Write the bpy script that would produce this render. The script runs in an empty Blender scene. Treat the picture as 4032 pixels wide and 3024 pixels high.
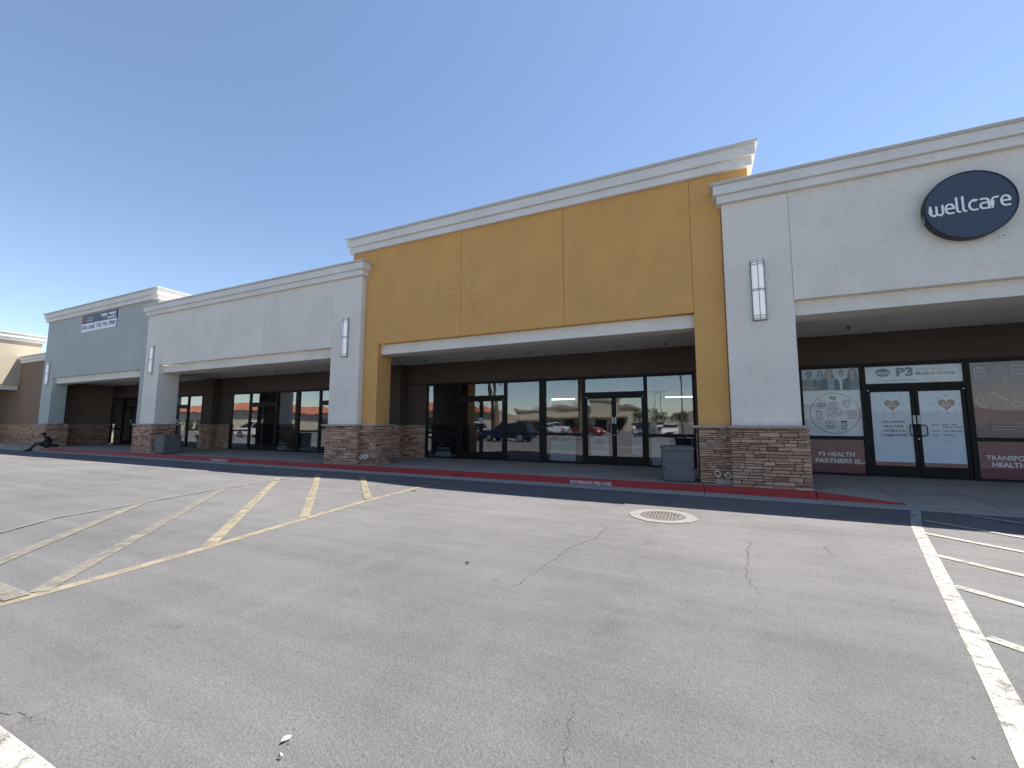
import bpy, math, random
from mathutils import Vector, Matrix
random.seed(7)
S = bpy.context.scene
COL = S.collection
R = math.radians

# ------------------------------------------------------------------ camera
cam = bpy.data.cameras.new('camera'); cam_o = bpy.data.objects.new('camera', cam); COL.objects.link(cam_o)
cam.sensor_width = 36.0; cam.lens = 36.0 * 1624.675 / 4032.0
cam.clip_start = 0.05; cam.clip_end = 3000
cam_o.matrix_world = (Matrix.Translation((0, 0, 1.5)) @ Matrix.Rotation(R(24.467), 4, 'Z')
                      @ Matrix.Rotation(R(90 + 5.641), 4, 'X') @ Matrix.Rotation(R(0.149), 4, 'Z'))
S.camera = cam_o
# ------------------------------------------------------------------ sky, sun, exposure
SUN = Vector((0.35, 0.30, 1.0)).normalized()          # towards the sun: behind the shops, to the right
W = bpy.data.worlds.new('World'); S.world = W; W.use_nodes = True
wn = W.node_tree.nodes; wl = W.node_tree.links
bg = wn['Background']; bg.inputs['Strength'].default_value = 0.093
sky = wn.new('ShaderNodeTexSky'); sky.sky_type = 'NISHITA'; sky.sun_disc = False
sky.sun_elevation = math.asin(SUN.z); sky.sun_rotation = math.atan2(SUN.x, SUN.y)
sky.altitude = 600; sky.air_density = 1.0; sky.dust_density = 0.2; sky.ozone_density = 2.0
wl.new(sky.outputs[0], bg.inputs['Color'])
sun = bpy.data.lights.new('sun', 'SUN'); sun.energy = 4.9; sun.angle = R(0.53); sun.color = (1.0, 0.955, 0.90)
sun_o = bpy.data.objects.new('sun', sun); COL.objects.link(sun_o); sun_o.location = (10, 30, 40)
sun_o.rotation_euler = SUN.to_track_quat('Z', 'Y').to_euler()
S.view_settings.view_transform = 'Standard'; S.view_settings.look = 'None'
S.view_settings.exposure = 1.24; S.view_settings.gamma = 1.0; S.view_settings.use_curve_mapping = False
S.view_settings.use_white_balance = True; S.view_settings.white_balance_temperature = 6850; S.view_settings.white_balance_tint = 11   # camera balanced a little warm, as for open shade
S.render.engine = 'CYCLES'
S.cycles.max_bounces = 8; S.cycles.transparent_max_bounces = 12; S.cycles.use_denoising = True
S.cycles.caustics_reflective = False; S.cycles.caustics_refractive = False

# ------------------------------------------------------------------ helpers
ORG = {}
def link(o, parent=None, org=None):
    COL.objects.link(o)
    org = Vector(org if org is not None else (0, 0, 0))
    ORG[o.name] = org
    if parent is not None:
        o.parent = parent; o.location = org - ORG[parent.name]
    else:
        o.location = org
    return o
def tag(o, label=None, cat=None, group=None, kind=None):
    if label: o['label'] = label
    if cat: o['category'] = cat
    if group: o['group'] = group
    if kind: o['kind'] = kind
    return o
def thing(name, loc, label, cat, group=None):
    e = bpy.data.objects.new(name, None); e.empty_display_size = 0.2
    link(e, None, loc); return tag(e, label, cat, group)
def structure(o): o['kind'] = 'structure'; return o

class MB:
    """collects simple shapes in world coordinates; build() makes ONE mesh object"""
    def __init__(s): s.v = []; s.f = []; s.m = []
    def add(s, vs, fs, mi=0):
        b = len(s.v); s.v += [tuple(v) for v in vs]; s.f += [tuple(b + i for i in f) for f in fs]; s.m += [mi] * len(fs); return s
    def box(s, x0, x1, y0, y1, z0, z1, mi=0):
        return s.add([(x0,y0,z0),(x1,y0,z0),(x1,y1,z0),(x0,y1,z0),(x0,y0,z1),(x1,y0,z1),(x1,y1,z1),(x0,y1,z1)],
                     [(3,2,1,0),(4,5,6,7),(0,1,5,4),(1,2,6,5),(2,3,7,6),(3,0,4,7)], mi)
    def hexa(s, p, mi=0):      # 8 points, bottom ring then top ring
        return s.add(p, [(3,2,1,0),(4,5,6,7),(0,1,5,4),(1,2,6,5),(2,3,7,6),(3,0,4,7)], mi)
    def prism_y(s, pts, y0, y1, mi=0):   # pts (x,z) polygon, extruded in y
        n = len(pts)
        return s.add([(x,y0,z) for x,z in pts] + [(x,y1,z) for x,z in pts],
                     [tuple(range(n)), tuple(range(2*n-1, n-1, -1))] + [(i,n+i,n+(i+1)%n,(i+1)%n) for i in range(n)], mi)
    def tube(s, p, q, r0, r1=None, n=10, mi=0, cap=True):
        r1 = r0 if r1 is None else r1
        p = Vector(p); q = Vector(q); d = (q - p).normalized()
        a = d.orthogonal().normalized(); b = d.cross(a)
        vs = []
        for c, r in ((p, r0), (q, r1)):
            vs += [c + (a*math.cos(t) + b*math.sin(t))*r for t in [2*math.pi*i/n for i in range(n)]]
        fs = [(i,(i+1)%n,n+(i+1)%n,n+i) for i in range(n)]
        if cap: fs += [tuple(range(n-1,-1,-1)), tuple(range(n,2*n))]
        return s.add(vs, fs, mi)
    def path(s, pts, r, n=8, mi=0):
        for a, b in zip(pts[:-1], pts[1:]): s.tube(a, b, r, r, n, mi)
        return s
    def ring(s, c, r0, r1, z0, z1, n=40, mi=0, jit=0.0):
        rr = [(r0, r1 + random.uniform(-jit, jit)) for _ in range(n)]
        vs = []
        for i in range(n):
            t = 2*math.pi*i/n; ct, st = math.cos(t), math.sin(t)
            a, b = rr[i]
            vs += [(c[0]+a*ct, c[1]+a*st, z0), (c[0]+a*ct, c[1]+a*st, z1), (c[0]+b*ct, c[1]+b*st, z1), (c[0]+b*ct, c[1]+b*st, z0)]
        fs = []
        for i in range(n):
            j = (i+1) % n
            for k in range(4): fs.append((4*i+k, 4*i+(k+1)%4, 4*j+(k+1)%4, 4*j+k))
        return s.add(vs, [f[::-1] for f in fs], mi)
    def build(s, name, mat, parent=None, bevel=0, smooth=False, origin=None, seg=2):
        xs = list(zip(*s.v))
        c = Vector(origin) if origin is not None else Vector(((min(xs[0])+max(xs[0]))/2, (min(xs[1])+max(xs[1]))/2, min(xs[2])))
        me = bpy.data.meshes.new(name)
        me.from_pydata([(v[0]-c.x, v[1]-c.y, v[2]-c.z) for v in s.v], [], s.f)
        for m in (mat if isinstance(mat, (list, tuple)) else [mat]): me.materials.append(m)
        if isinstance(mat, (list, tuple)):
            me.polygons.foreach_set('material_index', s.m)
        if smooth: me.polygons.foreach_set('use_smooth', [True]*len(me.polygons))
        me.update()
        o = bpy.data.objects.new(name, me); link(o, parent, c)
        if bevel:
            b = o.modifiers.new('bevel', 'BEVEL'); b.width = bevel; b.segments = seg; b.limit_method = 'ANGLE'; b.angle_limit = R(40)
        return o
def box(name, mat, parent, x0, x1, y0, y1, z0, z1, bevel=0):
    return MB().box(x0, x1, y0, y1, z0, z1).build(name, mat, parent, bevel)

# ---- flat print on a plane facing the street (x, z), y given at build
class Flat:
    def __init__(s): s.v = []; s.f = []; s.o = {}
    def poly(s, pts):
        b = len(s.v); s.o.update({b+i: len(s.o)*4e-6 for i in range(len(pts))}); s.v += list(pts); s.f.append(tuple(range(b, b+len(pts)))); return s
    def rect(s, x0, x1, z0, z1): return s.poly([(x0,z0),(x1,z0),(x1,z1),(x0,z1)])
    def ell(s, cx, cz, rx, rz, n=28): return s.poly([(cx+rx*math.cos(2*math.pi*i/n), cz+rz*math.sin(2*math.pi*i/n)) for i in range(n)])
    def ribbon(s, pts, w, closed=False, cap=True):
        P = [Vector((p[0], p[1])) for p in pts]; n = len(P); L = []; Rr = []
        for i in range(n):
            a = P[i-1] if (i > 0 or closed) else None
            b = P[(i+1) % n] if (i < n-1 or closed) else None
            d0 = (P[i]-a).normalized() if a is not None else None
            d1 = (b-P[i]).normalized() if b is not None else None
            if d0 is None: t = d1; k = 1
            elif d1 is None: t = d0; k = 1
            else:
                t = (d0+d1); t = t.normalized() if t.length > 1e-6 else d1
                k = 1/max(0.5, abs(t.dot(d1)))
            nn = Vector((-t.y, t.x))*w/2*k
            L.append(P[i]+nn); Rr.append(P[i]-nn)
        m = n if closed else n-1
        for i in range(m):
            j = (i+1) % n
            s.poly([tuple(Rr[i]), tuple(Rr[j]), tuple(L[j]), tuple(L[i])])
        if cap and not closed:
            for p in (P[0], P[-1]): s.ell(p.x, p.y, w/2, w/2, 12)
        return s
    def circle(s, cx, cz, rx, rz, w, n=48):
        return s.ribbon([(cx+rx*math.cos(2*math.pi*i/n), cz+rz*math.sin(2*math.pi*i/n)) for i in range(n)], w, True)
    def heart(s, cx, cz, w, outline=0):
        pts = []
        for i in range(36):
            t = 2*math.pi*i/36
            x = 16*math.sin(t)**3; z = 13*math.cos(t)-5*math.cos(2*t)-2*math.cos(3*t)-math.cos(4*t)
            pts.append((cx + x/32*w, cz + z/32*w))
        return s.ribbon(pts, outline, True) if outline else s.poly(pts[::-1])
    def text(s, txt, x0, x1, z0, h=None, bold=0.0, caps_h=0.73):
        vs, fs = text_mesh(txt, bold)
        ax = min(v[0] for v in vs); bx = max(v[0] for v in vs)
        sx = (x1-x0)/(bx-ax); sz = h/caps_h if h else sx
        b = len(s.v); s.v += [(x0+(v[0]-ax)*sx, z0+v[1]*sz) for v in vs]; s.f += [tuple(b+i for i in f) for f in fs]; return s
    def build(s, name, mat, parent, y, thick=0.0015):
        m = MB(); n = len(s.v)
        # front sheet and back sheet, so that the print has a real thickness
        m.v = [(x, y-thick-s.o.get(i, 0), z) for i, (x, z) in enumerate(s.v)] + [(x, y-s.o.get(i, 0)*.5, z) for i, (x, z) in enumerate(s.v)]
        fr = []
        for f in s.f:
            a = sum((s.v[f[i]][0]*s.v[f[(i+1)%len(f)]][1]-s.v[f[(i+1)%len(f)]][0]*s.v[f[i]][1]) for i in range(len(f)))
            fr.append(f if a > 0 else f[::-1])
        m.f = fr + [tuple(n+i for i in f[::-1]) for f in fr]; m.m = [0]*len(m.f)
        return m.build(name, mat, parent)
_tc = {}
def text_mesh(txt, bold=0.0):
    if (txt, bold) in _tc: return _tc[(txt, bold)]
    cu = bpy.data.curves.new('text_tmp', 'FONT'); cu.body = txt; cu.size = 1.0; cu.offset = bold; cu.resolution_u = 3
    o = bpy.data.objects.new('text_tmp', cu); COL.objects.link(o)
    dg = bpy.context.evaluated_depsgraph_get(); dg.update()
    me = o.evaluated_get(dg).to_mesh()
    vs = [(v.co.x, v.co.y) for v in me.vertices]; fs = [tuple(p.vertices) for p in me.polygons]
    o.evaluated_get(dg).to_mesh_clear(); bpy.data.objects.remove(o); bpy.data.curves.remove(cu)
    _tc[(txt, bold)] = (vs, fs); return vs, fs

# ------------------------------------------------------------------ materials
class NT:
    def __init__(s, name):
        s.mat = bpy.data.materials.new(name); s.mat.use_nodes = True
        s.t = s.mat.node_tree; s.n = s.t.nodes; s.p = s.n['Principled BSDF']; s.out = s.n['Material Output']
        s.tc = None
    def node(s, typ, **kw):
        nd = s.n.new(typ)
        for k, v in kw.items():
            if k in nd.inputs: nd.inputs[k].default_value = v
            else: setattr(nd, k, v)
        return nd
    def l(s, a, b): s.t.links.new(a, b)
    def co(s, scale=(1,1,1), rot=(0,0,0), space='Object'):
        if s.tc is None: s.tc = s.node('ShaderNodeTexCoord')
        mp = s.node('ShaderNodeMapping'); mp.inputs['Scale'].default_value = scale; mp.inputs['Rotation'].default_value = rot
        s.l(s.tc.outputs[space], mp.inputs['Vector']); return mp.outputs[0]
    def noise(s, scale, detail=3, rough=.55, vec=None, **kw):
        nd = s.node('ShaderNodeTexNoise'); nd.inputs['Scale'].default_value = scale; nd.inputs['Detail'].default_value = detail
        nd.inputs['Roughness'].default_value = rough
        s.l(vec if vec is not None else s.co(), nd.inputs['Vector']); return nd.outputs[0]
    def ramp(s, fac, stops):
        nd = s.node('ShaderNodeValToRGB'); e = nd.color_ramp.elements
        while len(e) < len(stops): e.new(.5)
        for i, (p, c) in enumerate(stops):
            e[i].position = p; e[i].color = (*c, 1) if len(c) == 3 else c
        s.l(fac, nd.inputs[0]); return nd.outputs[0]
    def mix(s, fac, a, b, mode='MIX'):
        nd = s.node('ShaderNodeMix', data_type='RGBA', blend_type=mode)
        for sock, v in ((nd.inputs[0], fac), (nd.inputs[6], a), (nd.inputs[7], b)):
            if hasattr(v, 'is_output'): s.l(v, sock)
            elif isinstance(v, (int, float)): sock.default_value = v
            else: sock.default_value = (*v, 1) if len(v) == 3 else v
        return nd.outputs[2]
    def math(s, op, a, b=None):
        nd = s.node('ShaderNodeMath', operation=op)
        for i, v in enumerate((a, b)):
            if v is None: continue
            if hasattr(v, 'is_output'): s.l(v, nd.inputs[i])
            else: nd.inputs[i].default_value = v
        return nd.outputs[0]
    def bump(s, h, strength=.3, dist=.02, prev=None):
        nd = s.node('ShaderNodeBump'); nd.inputs['Strength'].default_value = strength; nd.inputs['Distance'].default_value = dist
        s.l(h, nd.inputs['Height'])
        if prev is not None: s.l(prev, nd.inputs['Normal'])
        s.l(nd.outputs[0], s.p.inputs['Normal']); return nd.outputs[0]
    def base(s, c):
        if hasattr(c, 'is_output'): s.l(c, s.p.inputs['Base Color'])
        else: s.p.inputs['Base Color'].default_value = (*c, 1)
    def rough(s, r):
        if hasattr(r, 'is_output'): s.l(r, s.p.inputs['Roughness'])
        else: s.p.inputs['Roughness'].default_value = r
def mul(c, k): return tuple(min(1, x*k) for x in c)

def m_plain(name, c, rough=.6, metal=0, var=.08, scale=6, bump=0.0, bscale=60, spec=.5):
    t = NT(name); t.p.inputs['Specular IOR Level'].default_value = spec
    t.base(t.mix(t.noise(scale, 4), mul(c, 1-var), mul(c, 1+var)))
    t.rough(rough); t.p.inputs['Metallic'].default_value = metal
    if bump: t.bump(t.noise(bscale, 3), bump, .01)
    return t.mat
def m_stucco(name, c, streak=.10, bump=.55):
    t = NT(name)
    w = t.co(space='Object')
    big = t.noise(.45, 5, .6); mid = t.noise(5, 4, .6); fine = t.noise(110, 2, .7); grit = t.noise(260, 1, .5)
    st = t.noise(1.6, 4, .6, t.co((1.3, 1.3, .22)))
    col = t.mix(t.ramp(big, [(.3, (0,0,0)), (.7, (1,1,1))]), mul(c, .93), mul(c, 1.06))
    col = t.mix(t.ramp(st, [(.48, (0,0,0)), (.75, (1,1,1))]), col, t.mix(streak*2.2, col, mul(c, .80)), 'MIX')
    col = t.mix(t.ramp(mid, [(.35, (0,0,0)), (.75, (1,1,1))]), col, t.mix(.35, col, mul(c, 1.08)))
    col = t.mix(t.ramp(fine, [(.30, (.86,.86,.86)), (.62, (1.06,1.06,1.06))]), col, (1,1,1), 'MIX') if False else t.mix(1.0, col, t.ramp(fine, [(.30, (.84,.84,.84)), (.65, (1,1,1))]), 'MULTIPLY')
    coarse = t.noise(26, 3, .7); pat = t.noise(1.15, 6, .7)
    col = t.mix(1.0, col, t.ramp(coarse, [(.30, (.92,.92,.92)), (.62, (1.02,1.02,1.02))]), 'MULTIPLY')
    col = t.mix(1.0, col, t.ramp(pat, [(.32, (.945,.94,.93)), (.5, (1,1,1)), (.68, (1.03,1.03,1.03))]), 'MULTIPLY')
    t.base(col); t.rough(.93); t.p.inputs['Specular IOR Level'].default_value = .25
    b = t.bump(fine, bump, .012); b = t.bump(coarse, .5, .02, b); t.bump(mid, .25, .02, b)
    return t.mat
def m_worn_paint(name, c, cover=.5, soft=.10, scale=9):
    """paint film with chips and rubbed-off grain showing what lies under it"""
    t = NT(name)
    a = t.noise(scale, 6, .7); g = t.noise(140, 2, .6); sc = t.noise(30, 4, .7)
    t.base(t.mix(t.noise(14, 4), mul(c, .82), mul(c, 1.08))); t.rough(.8)
    h = t.math('ADD', t.math('MULTIPLY', a, .55), t.math('ADD', t.math('MULTIPLY', g, .30), t.math('MULTIPLY', sc, .15)))
    fac = t.ramp(h, [(cover-soft, (0,0,0)), (cover+soft, (1,1,1))])
    tr = t.node('ShaderNodeBsdfTransparent'); ms = t.node('ShaderNodeMixShader')
    t.l(fac, ms.inputs[0]); t.l(t.p.outputs[0], ms.inputs[1]); t.l(tr.outputs[0], ms.inputs[2]); t.l(ms.outputs[0], t.out.inputs[0])
    t.bump(g, .3, .006)
    return t.mat
def m_stone(name, island=False):
    t = NT(name)
    if island:
        g = t.node('ShaderNodeNewGeometry'); rnd = g.outputs['Random Per Island']
    else:
        g = t.node('ShaderNodeObjectInfo'); rnd = g.outputs['Random']
    c = t.ramp(rnd, [(0, (.32,.19,.135)), (.18, (.63,.40,.285)), (.42, (.76,.51,.375)), (.6, (.68,.445,.325)), (.78, (.50,.30,.21)), (.9, (.72,.51,.345)), (1, (.39,.25,.185))])
    n = t.noise(7, 5, .65, t.co((1, 1, 2.5))); f = t.noise(45, 4, .7)
    c = t.mix(1, c, t.ramp(n, [(.28, (.42,.38,.36)), (.5, (1,1,1)), (.8, (1.0,.90,.76))]), 'MULTIPLY')
    c = t.mix(1, c, t.ramp(f, [(.3, (.72,.72,.72)), (.6, (1,1,1))]), 'MULTIPLY')
    t.base(c); t.rough(.92); t.p.inputs['Specular IOR Level'].default_value = .2
    b = t.bump(n, .5, .03); t.bump(f, .55, .012, b)
    return t.mat
def m_asphalt(name):
    t = NT(name)
    big = t.noise(.16, 5, .6); mid = t.noise(1.1, 5, .65); sw = t.noise(.8, 4, .6, t.co((.22, 1.4, 1), (0, 0, R(12))))
    ag = t.node('ShaderNodeTexVoronoi'); ag.inputs['Scale'].default_value = 85; t.l(t.co(), ag.inputs['Vector'])
    fine = t.noise(75, 4, .75); speck = t.noise(58, 2, .6)
    c = t.mix(t.ramp(big, [(.32, (0,0,0)), (.68, (1,1,1))]), (.093,.0938,.0978), (.114,.1148,.119))
    c = t.mix(t.ramp(mid, [(.35, (0,0,0)), (.72, (1,1,1))]), c, t.mix(.5, c, (.120,.120,.122)))
    c = t.mix(t.ramp(sw, [(.52, (0,0,0)), (.8, (1,1,1))]), c, t.mix(.5, c, (.068,.068,.070)))
    c = t.mix(1, c, t.ramp(fine, [(.30, (.74,.74,.74)), (.5, (.98,.98,.98)), (.70, (1.24,1.24,1.24))]), 'MULTIPLY')
    c = t.mix(1, c, t.ramp(ag.outputs['Color'], [(.0, (.86,.86,.86)), (.5, (1,1,1)), (1, (1.14,1.14,1.14))]), 'MULTIPLY')
    c = t.mix(t.ramp(speck, [(.70, (0,0,0)), (.75, (1,1,1))]), c, (.19,.185,.18))
    c = t.mix(t.ramp(t.noise(37, 2, .5), [(.71, (0,0,0)), (.75, (1,1,1))]), c, (.03,.03,.03))
    # band worn pale by tyres, and a dark sealed seam running away from the camera
    sep = t.node('ShaderNodeSeparateXYZ'); t.l(t.tc.outputs['Object'], sep.inputs[0])
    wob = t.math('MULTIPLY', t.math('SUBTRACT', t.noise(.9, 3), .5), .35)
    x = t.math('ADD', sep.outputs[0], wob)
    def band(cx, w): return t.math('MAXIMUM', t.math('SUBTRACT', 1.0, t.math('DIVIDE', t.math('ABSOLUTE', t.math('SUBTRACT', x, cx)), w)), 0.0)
    glare_band = t.math('MULTIPLY', t.math('MAXIMUM', t.math('SUBTRACT', 1.0, t.math('POWER', t.math('DIVIDE', t.math('ABSOLUTE', t.math('SUBTRACT', t.math('ADD', sep.outputs[1], t.math('MULTIPLY', wob, 3.0)), 7.6)), 4.2), 2.0)), 0.0), t.ramp(big, [(.25, (.45,.45,.45)), (.7, (1,1,1))]))
    c = t.mix(t.math('MULTIPLY', glare_band, .75), c, t.mix(1.0, c, (1.35,1.34,1.31), 'MULTIPLY'))   # far asphalt painted paler along the shops, standing in for grazing sun glare
    tyre = t.noise(1.0, 5, .65, t.co((.18, 3.0, 1), (0, 0, R(-7)))); blot = t.noise(.55, 6, .7); oil = t.noise(2.3, 2, .5)
    c = t.mix(1.0, c, t.ramp(tyre, [(.34, (.91,.91,.91)), (.5, (1,1,1)), (.66, (1.08,1.08,1.08))]), 'MULTIPLY')
    c = t.mix(1.0, c, t.ramp(blot, [(.34, (.90,.90,.905)), (.5, (1,1,1)), (.66, (1.07,1.07,1.065))]), 'MULTIPLY')
    c = t.mix(t.ramp(oil, [(.71, (0,0,0)), (.80, (.35,.35,.35))]), c, (.05,.049,.05))
    patch = t.ramp(t.noise(1.7, 5, .7), [(.46, (0,0,0)), (.66, (1,1,1))])
    c = t.mix(t.math('MULTIPLY', t.math('MULTIPLY', band(-3.33, .22), patch), .42), c, (.155,.15,.15))
    c = t.mix(t.math('MULTIPLY', t.math('MULTIPLY', band(-3.20, .03), patch), .4), c, (.042,.04,.04))
    c = t.mix(t.math('MULTIPLY', t.math('MULTIPLY', band(-.68, .16), patch), .4), c, (.05,.048,.048))
    t.base(c); t.rough(.9); t.p.inputs['Specular IOR Level'].default_value = .3
    h = t.math('ADD', ag.outputs['Distance'], t.math('MULTIPLY', fine, .8))
    b = t.bump(h, .5, .010); t.bump(mid, .12, .05, b)
    return t.mat
def m_concrete(name, c, dirt=.35):
    t = NT(name)
    a = t.noise(.7, 5, .65, t.co()); b = t.noise(6, 5, .7); f = t.noise(150, 2, .7)
    col = t.mix(t.ramp(a, [(.3, (0,0,0)), (.7, (1,1,1))]), mul(c, .82), mul(c, 1.08))
    col = t.mix(t.ramp(b, [(.52, (0,0,0)), (.75, (1,1,1))]), col, t.mix(dirt, col, mul(c, .45)))
    col = t.mix(1, col, t.ramp(f, [(.3, (.82,.82,.82)), (.6, (1.03,1.03,1.03))]), 'MULTIPLY')
    t.base(col); t.rough(.88); t.bump(f, .3, .006); return t.mat
def m_red_kerb(name):
    t = NT(name)
    a = t.noise(5, 6, .7); b = t.noise(28, 4, .7); s_ = t.noise(3, 4, .6, t.co((.5, 1, 8)))
    c = t.mix(t.ramp(a, [(.35, (0,0,0)), (.7, (1,1,1))]), (.40,.016,.018), (.30,.013,.015))
    c = t.mix(t.ramp(s_, [(.55, (0,0,0)), (.75, (1,1,1))]), c, t.mix(.5, c, (.09,.02,.018)))
    c = t.mix(t.ramp(b, [(.60, (0,0,0)), (.67, (1,1,1))]), c, (.20,.12,.105))
    t.base(c); t.rough(.55); t.bump(b, .3, .01); return t.mat
def m_glass(name, tint=(.42,.45,.47), base=.13):
    t = NT(name)
    lw = t.node('ShaderNodeLayerWeight'); lw.inputs[0].default_value = .5
    f = t.math('ADD', t.math('MULTIPLY', t.math('POWER', lw.outputs['Facing'], 2.5), .55), base)
    tr = t.node('ShaderNodeBsdfTransparent'); tr.inputs[0].default_value = (*tint, 1)
    gl = t.node('ShaderNodeBsdfGlossy'); gl.inputs['Roughness'].default_value = .012; gl.inputs['Color'].default_value = (.95,.97,1,1)
    ms = t.node('ShaderNodeMixShader'); t.l(f, ms.inputs[0]); t.l(tr.outputs[0], ms.inputs[1]); t.l(gl.outputs[0], ms.inputs[2]); t.l(ms.outputs[0], t.out.inputs[0])
    nd = t.node('ShaderNodeBump'); nd.inputs['Strength'].default_value = .035; nd.inputs['Distance'].default_value = .05
    t.l(t.noise(1.6, 1, .4), nd.inputs['Height']); t.l(nd.outputs[0], gl.inputs['Normal'])
    return t.mat
def m_vinyl(name, c, var=.05):
    return m_plain(name, c, .45, 0, var, 2.2)
def m_lamp(name, c, e):
    t = NT(name); t.base((.8,.8,.8)); t.p.inputs['Emission Color'].default_value = (*c, 1); t.p.inputs['Emission Strength'].default_value = e; return t.mat
def m_leaf(name, c):
    t = NT(name); g = t.node('ShaderNodeNewGeometry')
    t.base(t.mix(g.outputs['Random Per Island'], mul(c, .6), mul(c, 1.35))); t.rough(.6); return t.mat

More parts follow.
